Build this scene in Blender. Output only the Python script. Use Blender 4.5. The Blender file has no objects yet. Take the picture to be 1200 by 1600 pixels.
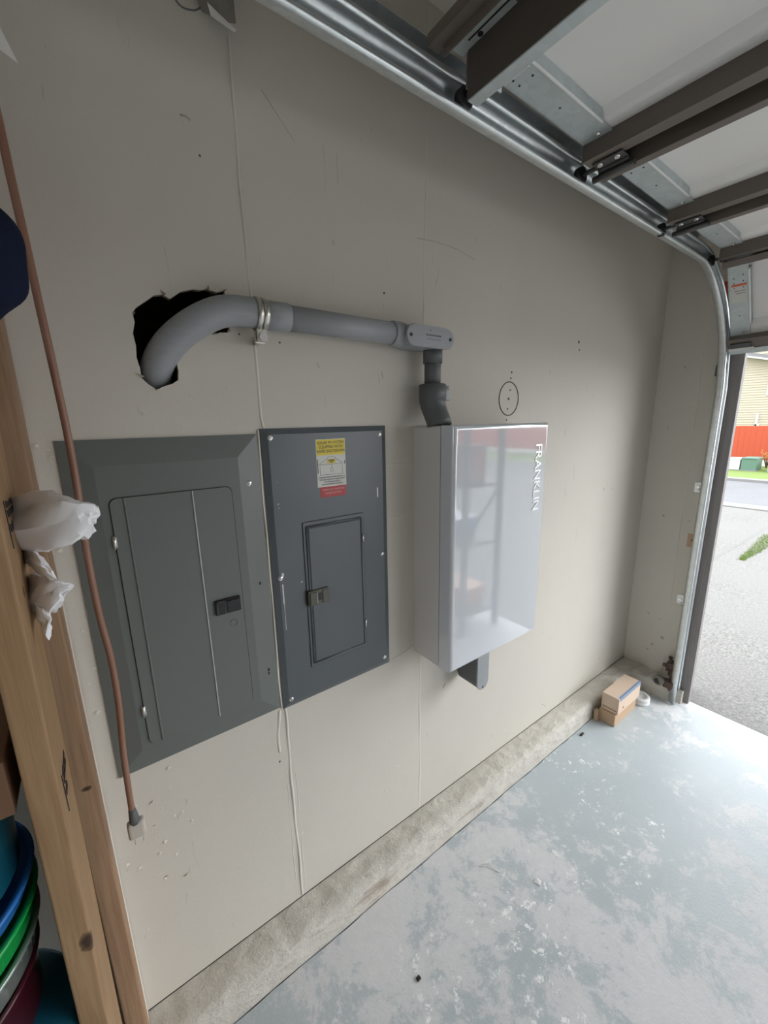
import bpy, bmesh, math, random
from mathutils import Vector, Matrix
random.seed(7)
S = bpy.context.scene
COL = S.collection
PI = math.pi

# ------------------------------------------------------------------ camera
cam_d = bpy.data.cameras.new('camera')
cam = bpy.data.objects.new('camera', cam_d); COL.objects.link(cam)
cam_d.sensor_fit = 'VERTICAL'; cam_d.sensor_height = 36.0
cam_d.lens = 36.0 * 633.283 / 1600.0
cam_d.clip_start = 0.02; cam_d.clip_end = 300
YAW, PITCH, ROLL = math.radians(53.9962), math.radians(-12.6068), math.radians(1.1574)
_f = Vector((math.cos(YAW)*math.cos(PITCH), math.sin(YAW)*math.cos(PITCH), math.sin(PITCH)))
_r = Vector((math.sin(YAW), -math.cos(YAW), 0)); _d = _f.cross(_r)
_r2 = math.cos(ROLL)*_r + math.sin(ROLL)*_d
_d2 = -math.sin(ROLL)*_r + math.cos(ROLL)*_d
cam.matrix_world = Matrix(((_r2.x, -_d2.x, -_f.x, 0.0), (_r2.y, -_d2.y, -_f.y, -0.95), (_r2.z, -_d2.z, -_f.z, 1.53), (0, 0, 0, 1)))
S.camera = cam

# ------------------------------------------------------------------ world, exposure
W = bpy.data.worlds.new('overcast_sky'); S.world = W; W.use_nodes = True
bg = W.node_tree.nodes['Background']
# overcast dome plus a bright sky patch added to light the room
_wt = W.node_tree; _n = _wt.nodes.new; _k = _wt.links.new
GLOW_AZ, GLOW_EL, GLOW, GLOW_POW, DOME = math.radians(-40), math.radians(22), 2.3, 8.0, 1.05
_tc = _n('ShaderNodeTexCoord'); _dot = _n('ShaderNodeVectorMath'); _dot.operation = 'DOT_PRODUCT'
_dot.inputs[1].default_value = (math.cos(GLOW_AZ)*math.cos(GLOW_EL), math.sin(GLOW_AZ)*math.cos(GLOW_EL), math.sin(GLOW_EL))
_k(_tc.outputs['Generated'], _dot.inputs[0])
_mx = _n('ShaderNodeMath'); _mx.operation = 'MAXIMUM'; _mx.inputs[1].default_value = 0.0; _k(_dot.outputs['Value'], _mx.inputs[0])
_pw = _n('ShaderNodeMath'); _pw.operation = 'POWER'; _pw.inputs[1].default_value = GLOW_POW; _k(_mx.outputs[0], _pw.inputs[0])
_ma = _n('ShaderNodeMath'); _ma.operation = 'MULTIPLY_ADD'; _ma.inputs[1].default_value = GLOW; _ma.inputs[2].default_value = DOME
_k(_pw.outputs[0], _ma.inputs[0]); _k(_ma.outputs[0], bg.inputs[1])
bg.inputs[0].default_value = (0.93, 0.965, 1.0, 1)
S.view_settings.view_transform = 'Standard'; S.view_settings.look = 'None'
S.view_settings.gamma = 1.0; S.view_settings.use_curve_mapping = False
FILL = 0.7            # strength of the added fill lights
S.view_settings.exposure = 1.66

# ------------------------------------------------------------------ materials
def mat(name, color, rough=0.6, metal=0.0, spec=0.5, coat=0.0, trans=0.0, alpha=1.0):
    m = bpy.data.materials.new(name); m.use_nodes = True
    b = m.node_tree.nodes['Principled BSDF']
    b.inputs['Base Color'].default_value = (*color, 1); b.inputs['Roughness'].default_value = rough
    b.inputs['Metallic'].default_value = metal; b.inputs['Specular IOR Level'].default_value = spec
    b.inputs['Coat Weight'].default_value = coat; b.inputs['Coat Roughness'].default_value = 0.03
    b.inputs['Transmission Weight'].default_value = trans; b.inputs['Alpha'].default_value = alpha
    return m
class NT:
    def __init__(s, m):
        s.t = m.node_tree; s.b = s.t.nodes['Principled BSDF']; s.co = s.t.nodes.new('ShaderNodeTexCoord').outputs['Object']
    def n(s, kind, **kw):
        nd = s.t.nodes.new('ShaderNode' + kind)
        for k, v in kw.items(): setattr(nd, k, v)
        return nd
    def l(s, a, b): s.t.links.new(a, b)
    def mapped(s, scale, loc=(0, 0, 0), src=None):
        mp = s.n('Mapping'); mp.inputs['Scale'].default_value = scale; mp.inputs['Location'].default_value = loc
        s.l(src or s.co, mp.inputs['Vector']); return mp.outputs[0]
    def noise(s, vec, scale, detail=4, rough=0.55, dist=0.0):
        nd = s.n('TexNoise'); nd.inputs['Scale'].default_value = scale; nd.inputs['Detail'].default_value = detail
        nd.inputs['Roughness'].default_value = rough; nd.inputs['Distortion'].default_value = dist
        s.l(vec, nd.inputs['Vector']); return nd.outputs['Fac']
    def ramp(s, fac, stops):
        r = s.n('ValToRGB'); e = r.color_ramp.elements
        e[0].position, e[0].color = stops[0][0], (*stops[0][1], 1) if len(stops[0][1]) == 3 else stops[0][1]
        e[1].position, e[1].color = stops[-1][0], (*stops[-1][1], 1)
        for p, c in stops[1:-1]:
            x = e.new(p); x.color = (*c, 1)
        s.l(fac, r.inputs[0]); return r.outputs[0]
    def step(s, fac, a, b):
        return s.ramp(fac, [(a, (0, 0, 0)), (b, (1, 1, 1))])
    def mix(s, fac, a, b, mode='MIX'):
        m = s.n('Mix', data_type='RGBA', blend_type=mode)
        for sock, v in ((m.inputs[0], fac), (m.inputs[6], a), (m.inputs[7], b)):
            if isinstance(v, tuple): sock.default_value = (*v, 1)
            elif isinstance(v, (int, float)): sock.default_value = v
            else: s.l(v, sock)
        return m.outputs[2]
    def math(s, op, a, b=None):
        m = s.n('Math', operation=op)
        for sock, v in zip(m.inputs, (a, b)):
            if v is None: continue
            if isinstance(v, (int, float)): sock.default_value = v
            else: s.l(v, sock)
        return m.outputs[0]
    def color(s, c): s.l(c, s.b.inputs['Base Color'])
    def roughness(s, c): s.l(c, s.b.inputs['Roughness'])
    def bump(s, h, strength=0.3, dist=0.01):
        b = s.n('Bump'); b.inputs['Strength'].default_value = strength; b.inputs['Distance'].default_value = dist
        s.l(h, b.inputs['Height']); s.l(b.outputs[0], s.b.inputs['Normal'])

def mk_wall(name='painted_drywall', base=(0.62, 0.585, 0.518), scuffs=True):
    m = mat(name, base, 0.62, spec=0.3); t = NT(m)
    big = t.noise(t.co, 1.6, 4)
    c = t.mix(t.step(big, 0.3, 0.75), base, tuple(x*0.93 for x in base))
    if scuffs:
        # small dents and scuff marks
        mk = t.step(t.noise(t.mapped((1, 1, 0.6)), 23, 3, 0.6), 0.70, 0.735)
        gate = t.step(t.noise(t.co, 2.3, 2), 0.52, 0.6)
        c = t.mix(t.math('MULTIPLY', t.math('MULTIPLY', mk, gate), 0.5), c, (0.22, 0.19, 0.16))
        # thin scratches
        sc = t.step(t.noise(t.mapped((9, 9, 1.2), (3, 0, 1)), 6, 2, 0.5, 1.5), 0.735, 0.75)
        c = t.mix(t.math('MULTIPLY', sc, 0.35), c, (0.30, 0.27, 0.23))
    t.color(c)
    h = t.math('ADD', t.noise(t.co, 260, 3), t.math('MULTIPLY', t.noise(t.co, 14, 3), 2.0))
    t.bump(h, 0.12, 0.004)
    return m
M_WALL = mk_wall()
M_CEIL = mk_wall('ceiling_paint', (0.58, 0.55, 0.48), False)
M_BACKWALL = mk_wall('low_bounce_wall', (0.33, 0.30, 0.255))  # unseen walls darkened to cut the light they bounce
M_SEAM = mat('raised_tape_paint', (0.64, 0.605, 0.535), 0.6)
M_PENCIL = mat('pencil_mark', (0.11, 0.10, 0.09), 0.7)
M_SCUFF = mat('faint_scuff', (0.40, 0.37, 0.32), 0.7)
M_RAW = mat('torn_gypsum_edge', (0.33, 0.27, 0.2), 0.9)
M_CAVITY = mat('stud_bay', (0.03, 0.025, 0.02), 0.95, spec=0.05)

def mk_floor():
    m = mat('worn_painted_floor', (0.4, 0.43, 0.45), 0.5); t = NT(m)
    paint = t.mix(t.noise(t.co, 5, 4), (0.42, 0.47, 0.49), (0.49, 0.54, 0.56))
    worn = t.mix(t.noise(t.co, 40, 4), (0.62, 0.615, 0.62), (0.74, 0.735, 0.74))
    n1 = t.noise(t.co, 5.2, 14, 0.82, 0.25)
    n2 = t.noise(t.mapped((1, 1, 1), (7, 3, 0)), 1.1, 3)
    sep = t.n('SeparateXYZ'); t.l(t.co, sep.inputs[0])
    away = t.math('MULTIPLY', t.math('MINIMUM', t.math('MULTIPLY', t.math('ADD', sep.outputs['Y'], 0.1), -1.0), 0.9), 0.17)
    s1 = t.math('ADD', t.math('ADD', n1, away), t.math('MULTIPLY', t.math('SUBTRACT', n2, 0.5), 0.55))
    mask = t.step(s1, 0.548, 0.575)
    soft = t.step(s1, 0.47, 0.68)
    c = t.mix(t.math('ADD', t.math('MULTIPLY', mask, 0.6), t.math('MULTIPLY', soft, 0.3)), paint, worn)
    fl = t.step(t.noise(t.mapped((1, 1, 1), (1, 9, 0)), 26, 8, 0.75), 0.575, 0.59)
    gate = t.step(t.noise(t.mapped((1, 1, 1), (4, 1, 0)), 2.6, 3), 0.52, 0.6)
    c = t.mix(t.math('MULTIPLY', fl, gate), c, (0.88, 0.88, 0.88))
    dk = t.step(t.noise(t.mapped((1, 1, 1), (2, 5, 0)), 38, 3, 0.6), 0.73, 0.77)
    c = t.mix(t.math('MULTIPLY', dk, 0.55), c, (0.17, 0.17, 0.17))
    t.color(c)
    t.roughness(t.math('ADD', t.math('MULTIPLY', mask, 0.3), 0.38))
    t.bump(t.math('ADD', t.math('MULTIPLY', mask, -0.6), t.noise(t.co, 120, 4)), 0.2, 0.004)
    return m
M_FLOOR = mk_floor()

def mk_curb():
    m = mat('rough_concrete', (0.45, 0.42, 0.36), 0.9, spec=0.2); t = NT(m)
    c = t.mix(t.noise(t.co, 9, 7, 0.7), (0.50, 0.47, 0.415), (0.80, 0.76, 0.68))
    st = t.step(t.noise(t.mapped((0.8, 3, 3)), 3.1, 5), 0.62, 0.7)
    c = t.mix(t.math('MULTIPLY', st, 0.6), c, (0.23, 0.15, 0.09))
    t.color(c)
    vo = t.n('TexVoronoi'); vo.inputs['Scale'].default_value = 34; t.l(t.mapped((0.6, 1, 1)), vo.inputs['Vector'])
    t.bump(t.math('ADD', t.math('ADD', t.noise(t.co, 38, 8, 0.72), t.math('MULTIPLY', vo.outputs['Distance'], 0.7)), t.math('MULTIPLY', t.noise(t.co, 160, 3), 0.3)), 0.8, 0.012)
    return m
M_CURB = mk_curb()

def mk_concrete(name, a, b, gate=0.0):
    m = mat(name, a, 0.85, spec=0.3); t = NT(m)
    c = t.mix(t.step(t.noise(t.co, 70, 3, 0.7), 0.35, 0.65), a, b)
    c = t.mix(t.step(t.noise(t.co, 0.7, 4), 0.4, 0.7), c, tuple(0.8*x for x in b))
    t.color(c); t.bump(t.noise(t.co, 90, 3), 0.5, 0.01)
    return m
M_DRIVE = mk_concrete('exposed_aggregate', (0.15, 0.146, 0.138), (0.29, 0.285, 0.274))
M_STREET = mk_concrete('asphalt', (0.19, 0.193, 0.205), (0.23, 0.233, 0.245))
M_GRASS = mat('grass', (0.17, 0.27, 0.06), 0.9)
_t = NT(M_GRASS); _t.color(_t.mix(_t.noise(_t.co, 30, 4), (0.11, 0.19, 0.035), (0.22, 0.29, 0.07)))

def mk_wood(name, a, b, axis=2, knots=()):
    m = mat(name, a, 0.55, spec=0.3); t = NT(m)
    sc = [16, 16, 16]; sc[axis] = 0.9
    g = t.noise(t.mapped(tuple(sc)), 5, 6, 0.6, 0.8)
    c = t.mix(t.step(g, 0.3, 0.7), a, b)
    fine = [160, 160, 160]; fine[axis] = 3
    c = t.mix(t.math('MULTIPLY', t.step(t.noise(t.mapped(tuple(fine)), 2, 2), 0.5, 0.75), 0.35), c, tuple(x*0.6 for x in a))
    for (p, r, el) in knots:
        mp = t.n('Mapping'); t.l(t.co, mp.inputs['Vector'])
        mp.vector_type = 'POINT'
        mp.inputs['Location'].default_value = (-p[0]/r, -p[1]/r, -p[2]/(r*el))
        mp.inputs['Scale'].default_value = (1/r, 1/r, 1/(r*el))
        ln = t.n('VectorMath', operation='LENGTH'); t.l(mp.outputs[0], ln.inputs[0])
        ring = t.math('ADD', ln.outputs['Value'], t.math('MULTIPLY', t.math('SUBTRACT', t.noise(t.co, 60, 3), 0.5), 1.1))
        k = t.ramp(ring, [(0.45, (1, 1, 1)), (0.9, (0.7, 0.7, 0.7)), (1.0, (0.25, 0.25, 0.25))])
        c = t.mix(k, c, (0.05, 0.028, 0.015))
    t.color(c); t.bump(g, 0.15, 0.003)
    return m

def mk_galv(name='galvanized_steel', a=(0.50, 0.54, 0.545), b=(0.62, 0.66, 0.66), rough=0.38, metal=0.85):
    m = mat(name, a, rough, metal); t = NT(m)
    v = t.n('TexVoronoi'); v.inputs['Scale'].default_value = 60; t.l(t.co, v.inputs['Vector'])
    t.color(t.mix(v.outputs['Color'], a, b))
    t.roughness(t.math('ADD', t.math('MULTIPLY', t.noise(t.co, 20, 4), 0.25), rough-0.1))
    return m
M_GALV = mk_galv('galvanized_steel', (0.66, 0.70, 0.71), (0.78, 0.82, 0.82), 0.34)
M_STILE = mk_galv('galvanized_stile', (0.50, 0.56, 0.56), (0.58, 0.64, 0.64), 0.5, 0.35)
M_BLACK = mat('black_roller', (0.01, 0.01, 0.011), 0.45)
M_HINGE = mat('dark_hinge_steel', (0.10, 0.10, 0.10), 0.5, 0.6)
M_BROWN = mat('brown_coated_rail', (0.15, 0.125, 0.105), 0.5)
M_SKIN = mat('white_door_skin', (0.82, 0.81, 0.78), 0.5)
_t = NT(M_SKIN); _t.bump(_t.noise(_t.co, 400, 2), 0.1, 0.001)
M_PANEL = mat('grey_green_enamel', (0.135, 0.148, 0.138), 0.36, spec=0.5)
_t = NT(M_PANEL); _t.bump(_t.noise(_t.co, 500, 2), 0.08, 0.001)
_t.color(_t.mix(_t.noise(_t.co, 4, 3), (0.128, 0.142, 0.132), (0.148, 0.160, 0.150)))
M_PANEL2 = mat('blue_grey_enamel', (0.085, 0.098, 0.108), 0.34, spec=0.55)
_t = NT(M_PANEL2); _t.bump(_t.noise(_t.co, 350, 2), 0.15, 0.001)
_c = _t.mix(_t.noise(_t.co, 5, 4), (0.075, 0.088, 0.097), (0.10, 0.113, 0.122))
_c = _t.mix(_t.step(_t.noise(_t.co, 55, 3, 0.5), 0.76, 0.775), _c, (0.42, 0.41, 0.38))
_t.color(_c)
M_GREYMET = mat('grey_pvc', (0.185, 0.20, 0.215), 0.42, spec=0.5)
_t = NT(M_GREYMET); _t.color(_t.mix(_t.noise(_t.mapped((3, 30, 30)), 3, 4), (0.28, 0.295, 0.31), (0.34, 0.355, 0.37)))
M_DKPVC = mat('dark_grey_pvc', (0.10, 0.105, 0.108), 0.5)
M_STEEL = mat('zinc_screw', (0.75, 0.75, 0.74), 0.25, 1.0)
M_STRAP = mat('strap_steel', (0.62, 0.60, 0.55), 0.28, 1.0)
M_LATCHB = mat('black_latch', (0.012, 0.013, 0.014), 0.3)
M_LATCHO = mat('olive_latch', (0.09, 0.088, 0.07), 0.35, 0.3)
M_BRIGHT = mat('worn_bright_edge', (0.55, 0.56, 0.55), 0.4, 0.4)
M_WHITEBOX = mat('gloss_white_enclosure', (0.60, 0.63, 0.665), 0.06, spec=0.75, coat=1.0)
M_BOXBODY = mat('satin_white_enclosure', (0.60, 0.585, 0.575), 0.45)
M_LIP = mat('bright_folded_lip', (0.85, 0.87, 0.86), 0.35, 0.3)
M_CHROME = mat('chrome_letters', (0.88, 0.89, 0.90), 0.3, 0.7)
M_YEL = mat('yellow_vinyl', (0.72, 0.56, 0.03), 0.4)
M_VWHITE = mat('white_vinyl', (0.62, 0.62, 0.57), 0.4)
M_RED = mat('red_vinyl', (0.42, 0.02, 0.025), 0.4)
M_INK = mat('black_ink', (0.015, 0.015, 0.015), 0.5)
M_PINKINK = mat('pale_print', (0.75, 0.45, 0.43), 0.5)
M_CORD = mat('orange_brown_rubber', (0.26, 0.115, 0.065), 0.45)
_t = NT(M_CORD); _t.color(_t.mix(_t.noise(_t.mapped((1, 1, 2)), 2.5, 3), (0.24, 0.10, 0.055), (0.27, 0.16, 0.12)))
M_PLUG = mat('clear_grey_plug', (0.50, 0.46, 0.40), 0.3)
M_NAVY = mat('navy_fabric', (0.010, 0.015, 0.036), 0.9, spec=0.15)
_t = NT(M_NAVY); _t.bump(_t.noise(_t.co, 180, 3), 0.5, 0.003)
M_BAG = mat('white_film', (0.90, 0.90, 0.92), 0.3)
M_BAG.node_tree.nodes['Principled BSDF'].inputs['Transmission Weight'].default_value = 0.0
M_PAPER = mat('white_paper', (0.85, 0.84, 0.80), 0.8)
M_GREYPAPER = mat('grey_paper', (0.20, 0.19, 0.165), 0.8)
M_CARD = mat('cardboard', (0.46, 0.31, 0.20), 0.8)
_t = NT(M_CARD); _t.color(_t.mix(_t.noise(_t.mapped((60, 60, 4)), 3, 3), (0.43, 0.29, 0.18), (0.50, 0.35, 0.23)))
M_CARDL = mat('pale_cardboard', (0.60, 0.46, 0.35), 0.75)
M_CARDD = mat('brown_cardboard', (0.16, 0.085, 0.045), 0.8)
M_BLUE = mat('blue_print', (0.17, 0.25, 0.38), 0.6)
M_TEAL = mat('teal_plastic', (0.01, 0.11, 0.17), 0.25)
M_BLUEP = mat('blue_plastic', (0.03, 0.17, 0.50), 0.2)
M_GREENP = mat('green_plastic', (0.01, 0.35, 0.07), 0.12)
M_CLEARP = mat('silver_plastic', (0.30, 0.36, 0.33), 0.1, 0.5)
M_MAROON = mat('maroon_plastic', (0.06, 0.008, 0.015), 0.2)
M_JAMB = mat('weathered_jamb', (0.12, 0.105, 0.10), 0.7)
_t = NT(M_JAMB); _t.color(_t.mix(_t.noise(_t.mapped((40, 40, 1.2)), 4, 4), (0.16, 0.142, 0.138), (0.34, 0.315, 0.305)))
M_SEAL = mat('vinyl_weather_seal', (0.24, 0.23, 0.23), 0.5)
M_FENCE = mat('red_fence_stain', (0.50, 0.085, 0.04), 0.8)
M_SIDING = mat('beige_siding', (0.52, 0.47, 0.38), 0.7)
M_ROOF = mat('grey_shingles', (0.22, 0.22, 0.23), 0.9)
M_WTRIM = mat('white_trim', (0.75, 0.75, 0.74), 0.6)
M_UTGREEN = mat('utility_green', (0.12, 0.22, 0.17), 0.6)
M_GLASSY = mat('window_glass', (0.10, 0.12, 0.14), 0.05, spec=0.8)
M_TWIG = mat('twig_bark', (0.16, 0.10, 0.07), 0.9)
M_LEAF = mat('autumn_leaf', (0.70, 0.25, 0.05), 0.7)
M_BLKMET = mat('black_powdercoat', (0.02, 0.02, 0.022), 0.5)
M_PATCH = mat('bare_wood_patch', (0.48, 0.32, 0.2), 0.8)
M_REDTAG = mat('red_tag_card', (0.48, 0.06, 0.03), 0.6)
M_ORANGE = mat('orange_plastic', (0.7, 0.22, 0.03), 0.4)
M_RUST = mat('rusty_dark_metal', (0.10, 0.07, 0.055), 0.8)

# ------------------------------------------------------------------ mesh builder
class MB:
    def __init__(s): s.bm = bmesh.new(); s.mats = []; s.mi = 0
    def use(s, m):
        if m not in s.mats: s.mats.append(m)
        s.mi = s.mats.index(m); return s
    def _fin(s, f0):
        s.bm.faces.ensure_lookup_table()
        for f in list(s.bm.faces)[f0:]: f.material_index = s.mi
    def merge(s, tmp, mx=None):
        if mx is not None: bmesh.ops.transform(tmp, matrix=mx, verts=tmp.verts)
        f0 = len(s.bm.faces); vm = {v: s.bm.verts.new(v.co) for v in tmp.verts}
        for f in tmp.faces:
            try:
                nf = s.bm.faces.new([vm[v] for v in f.verts]); nf.smooth = f.smooth
            except ValueError: pass
        tmp.free(); s._fin(f0); return s
    def box(s, lo, hi, bev=0.0, seg=2, mx=None):
        t = bmesh.new(); bmesh.ops.create_cube(t, size=1)
        lo, hi = Vector(lo), Vector(hi); c = (lo+hi)/2; d = hi-lo
        for v in t.verts: v.co = Vector((v.co.x*d.x, v.co.y*d.y, v.co.z*d.z)) + c
        if bev > 0: bmesh.ops.bevel(t, geom=list(t.edges), offset=bev, segments=seg, affect='EDGES', profile=0.5, clamp_overlap=True)
        return s.merge(t, mx)
    def tube(s, pts, r, n=16, caps=True, smooth=True):
        pts = [Vector(p) for p in pts]; t = bmesh.new(); rings = []
        rs = r if isinstance(r, (list, tuple)) else [r]*len(pts)
        prev = None
        for i, p in enumerate(pts):
            tg = (pts[min(i+1, len(pts)-1)] - pts[max(i-1, 0)]).normalized()
            if prev is None:
                a = Vector((0, 0, 1)) if abs(tg.z) < 0.9 else Vector((1, 0, 0))
                u = tg.cross(a).normalized()
            else:
                u = (prev - tg*prev.dot(tg)).normalized()
            prev = u; v = tg.cross(u)
            rings.append([t.verts.new(p + rs[i]*(math.cos(2*PI*k/n)*u + math.sin(2*PI*k/n)*v)) for k in range(n)])
        for a, b in zip(rings, rings[1:]):
            for k in range(n):
                f = t.faces.new((a[k], a[(k+1) % n], b[(k+1) % n], b[k])); f.smooth = smooth
        if caps:
            t.faces.new(rings[0][::-1]); t.faces.new(rings[-1])
        return s.merge(t)
    def cyl(s, a, b, r, n=20, r2=None):
        return s.tube([a, b], [r, r if r2 is None else r2], n)
    def lathe(s, prof, c, n=40, closed=False):
        t = bmesh.new(); c = Vector(c)
        rings = [[t.verts.new(c + Vector((r*math.cos(2*PI*k/n), r*math.sin(2*PI*k/n), z))) for k in range(n)] for r, z in prof]
        for a, b in zip(rings, rings[1:]):
            for k in range(n):
                f = t.faces.new((a[k], a[(k+1) % n], b[(k+1) % n], b[k])); f.smooth = True
        t.faces.new(rings[0][::-1])
        return s.merge(t)
    def prism(s, poly, a, b, fn, bev=0.0):
        # poly in 2D, extruded between a and b; fn(u, v, w) -> 3D
        t = bmesh.new()
        A = [t.verts.new(fn(u, v, a)) for u, v in poly]; B = [t.verts.new(fn(u, v, b)) for u, v in poly]
        n = len(poly)
        t.faces.new(A[::-1]); t.faces.new(B)
        for k in range(n): t.faces.new((A[k], A[(k+1) % n], B[(k+1) % n], B[k]))
        if bev > 0: bmesh.ops.bevel(t, geom=list(t.edges), offset=bev, segments=2, affect='EDGES', clamp_overlap=True)
        bmesh.ops.recalc_face_normals(t, faces=t.faces)
        return s.merge(t)
    def grid(s, fn, nu, nv, smooth=True):
        t = bmesh.new()
        V = [[t.verts.new(fn(i/nu, j/nv)) for j in range(nv+1)] for i in range(nu+1)]
        for i in range(nu):
            for j in range(nv):
                f = t.faces.new((V[i][j], V[i+1][j], V[i+1][j+1], V[i][j+1])); f.smooth = smooth
        return s.merge(t)
    def text(s, string, size, mx, ext=0.0003, align='CENTER', xs=1.0):
        cu = bpy.data.curves.new('txt', 'FONT'); cu.body = string; cu.size = size; cu.extrude = ext
        cu.align_x = align; cu.align_y = 'CENTER'; cu.space_line = 1.0
        o = bpy.data.objects.new('txt', cu); COL.objects.link(o)
        bpy.context.view_layer.update()
        me = bpy.data.meshes.new_from_object(o.evaluated_get(bpy.context.evaluated_depsgraph_get()))
        t = bmesh.new(); t.from_mesh(me)
        bpy.data.objects.remove(o); bpy.data.curves.remove(cu); bpy.data.meshes.remove(me)
        return s.merge(t, mx @ Matrix.Diagonal((xs, 1, 1, 1)))
    def build(s, name, m=None, parent=None, solid=0.0, sub=0, origin=None):
        if not s.mats: s.mats = [m]
        bm = s.bm
        bmesh.ops.recalc_face_normals(bm, faces=bm.faces)
        if parent is not None: o0 = WLOC[parent.name]
        elif origin is not None: o0 = Vector(origin)
        else:
            xs = [v.co for v in bm.verts]
            mn = Vector([min(v[i] for v in xs) for i in range(3)]); mxx = Vector([max(v[i] for v in xs) for i in range(3)])
            o0 = Vector(((mn.x+mxx.x)/2, (mn.y+mxx.y)/2, mn.z))
        for v in bm.verts: v.co -= o0
        me = bpy.data.meshes.new(name); bm.to_mesh(me); bm.free()
        for mm in s.mats: me.materials.append(mm)
        o = bpy.data.objects.new(name, me); COL.objects.link(o)
        if parent is not None: o.parent = parent
        else: o.location = o0
        WLOC[o.name] = o0.copy()
        if solid:
            md = o.modifiers.new('thickness', 'SOLIDIFY'); md.thickness = solid; md.offset = 0
        if sub:
            md = o.modifiers.new('smooth', 'SUBSURF'); md.levels = sub; md.render_levels = sub
        return o
WLOC = {}
def thing(name, label, cat, loc, group=None):
    o = bpy.data.objects.new(name, None); COL.objects.link(o); o.location = loc; WLOC[o.name] = Vector(loc)
    o.empty_display_size = 0.05
    return tag(o, label, cat, group)
def tag(o, label, cat, group=None):
    o['label'] = label; o['category'] = cat
    if group: o['group'] = group
    return o
def struct(o, label=None):
    o['kind'] = 'structure'
    if label: o['label'] = label
    return o
def rrect(x0, z0, x1, z1, r, n=6):
    out = []
    for cx, cz, a0 in ((x1-r, z1-r, 0), (x0+r, z1-r, PI/2), (x0+r, z0+r, PI), (x1-r, z0+r, 1.5*PI)):
        for k in range(n+1):
            a = a0 + k*PI/2/n; out.append((cx+r*math.cos(a), cz+r*math.sin(a)))
    return out
YF = lambda u, v, w: Vector((u, w, v))      # profile in x-z, extruded along y
# text lying on a plane facing -y (readable from the room): x to the right, z up
def face_text(x, y, z): return Matrix.Translation((x, y, z)) @ Matrix.Rotation(PI/2, 4, 'X')

# ------------------------------------------------------------------ the room
XF, XB, YR, ZC = 2.49, -3.6, -5.75, 2.56
OY0, OY1, OZ = -0.305, -5.24, 2.05            # garage door opening
b = MB().box((XB, YR, -0.15), (2.475, 0.0, 0.0)); struct(b.build('floor', M_FLOOR, origin=(0, 0, 0)))
hole = [(0.111, 1.741), (0.118, 1.752), (0.139, 1.767), (0.152, 1.776), (0.168, 1.78), (0.18, 1.775), (0.20, 1.789), (0.225, 1.799), (0.236, 1.797), (0.25, 1.803),
        (0.268, 1.801), (0.285, 1.806), (0.287, 1.792), (0.289, 1.765), (0.286, 1.741), (0.289, 1.731), (0.285, 1.724), (0.27, 1.722), (0.256, 1.716), (0.248, 1.719), (0.232, 1.710), (0.222, 1.713),
        (0.209, 1.705), (0.19, 1.684), (0.175, 1.663), (0.177, 1.641), (0.176, 1.620), (0.165, 1.613), (0.152, 1.608), (0.133, 1.601), (0.119, 1.612), (0.110, 1.622),
        (0.110, 1.640), (0.106, 1.659), (0.109, 1.680), (0.108, 1.703), (0.112, 1.722)]
hole = [(x+random.uniform(-.0015, .0015), z+random.uniform(-.0015, .0015)) for x, z in hole]
b = MB().use(M_WALL)
t = bmesh.new()
outer = [t.verts.new((x, 0, z)) for x, z in ((XB, 0.0), (XF, 0.0), (XF, ZC), (XB, ZC))]
inner = [t.verts.new((x, 0, z)) for x, z in hole]
ed = []
for L in (outer, inner):
    for i in range(len(L)): ed.append(t.edges.new((L[i], L[(i+1) % len(L)])))
bmesh.ops.triangle_fill(t, use_beauty=True, use_dissolve=False, edges=ed)
b.merge(t)
b.use(M_RAW)
def quadstrip(mb, A, B):
    t = bmesh.new()
    a = [t.verts.new(p) for p in A]; c = [t.verts.new(p) for p in B]
    for k in range(len(a)): t.faces.new((a[k], a[(k+1) % len(a)], c[(k+1) % len(a)], c[k]))
    mb.merge(t)
quadstrip(b, [(x, 0, z) for x, z in hole], [(x, 0.013, z) for x, z in hole])
# torn paper curls around the hole
for k in (0, 4, 9, 11, 16, 18, 20, 29, 31):
    x, z = hole[k]
    for q in range(3):
        dx, dz = random.uniform(-.010, .006), random.uniform(-.006, .010)
        t = bmesh.new(); vs = [t.verts.new(p) for p in ((x, -0.0005, z), (x+.006, -0.0008, z+.003), (x+dx, -random.uniform(.003, .007), z+dz))]
        t.faces.new(vs); b.merge(t)
# raised taped joints in the drywall (part of the wall surface)
b.use(M_SEAM)
def ridge(mb, pts, w, h, axis='y', n=60, amp=0.0015):
    def P(t):
        s = t*(len(pts)-1); i = min(int(s), len(pts)-2); f = s-i
        return pts[i][0]*(1-f)+pts[i+1][0]*f, pts[i][1]*(1-f)+pts[i+1][1]*f
    ph = random.uniform(0, 6); Ln = abs(pts[0][1]-pts[-1][1])*14
    def fn(u, v):
        x, z = P(u); x += amp*math.sin(u*Ln+ph)+amp*0.5*math.sin(u*Ln*2.7+ph*2)
        off = (v-0.5)*w; hh = h*(math.cos((v-0.5)*PI))**1.0*(0.8+0.3*math.sin(u*Ln*1.7+ph))
        return Vector((x+off, -hh+0.0004, z)) if axis == 'y' else Vector((XF-hh+0.0004, x+off, z))
    mb.grid(fn, n, 6)
ridge(b, [(0.338, 2.262), (0.341, 1.80)], 0.007, 0.0045); ridge(b, [(0.341, 1.72), (0.344, 1.55), (0.345, 1.52)], 0.008, 0.0035)
ridge(b, [(0.341, 0.772), (0.343, 0.5), (0.346, 0.10)], 0.009, 0.004)
ridge(b, [(0.325, 0.768), (0.318, 0.70), (0.322, 0.64)], 0.010, 0.004, amp=0.004, n=30)
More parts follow.
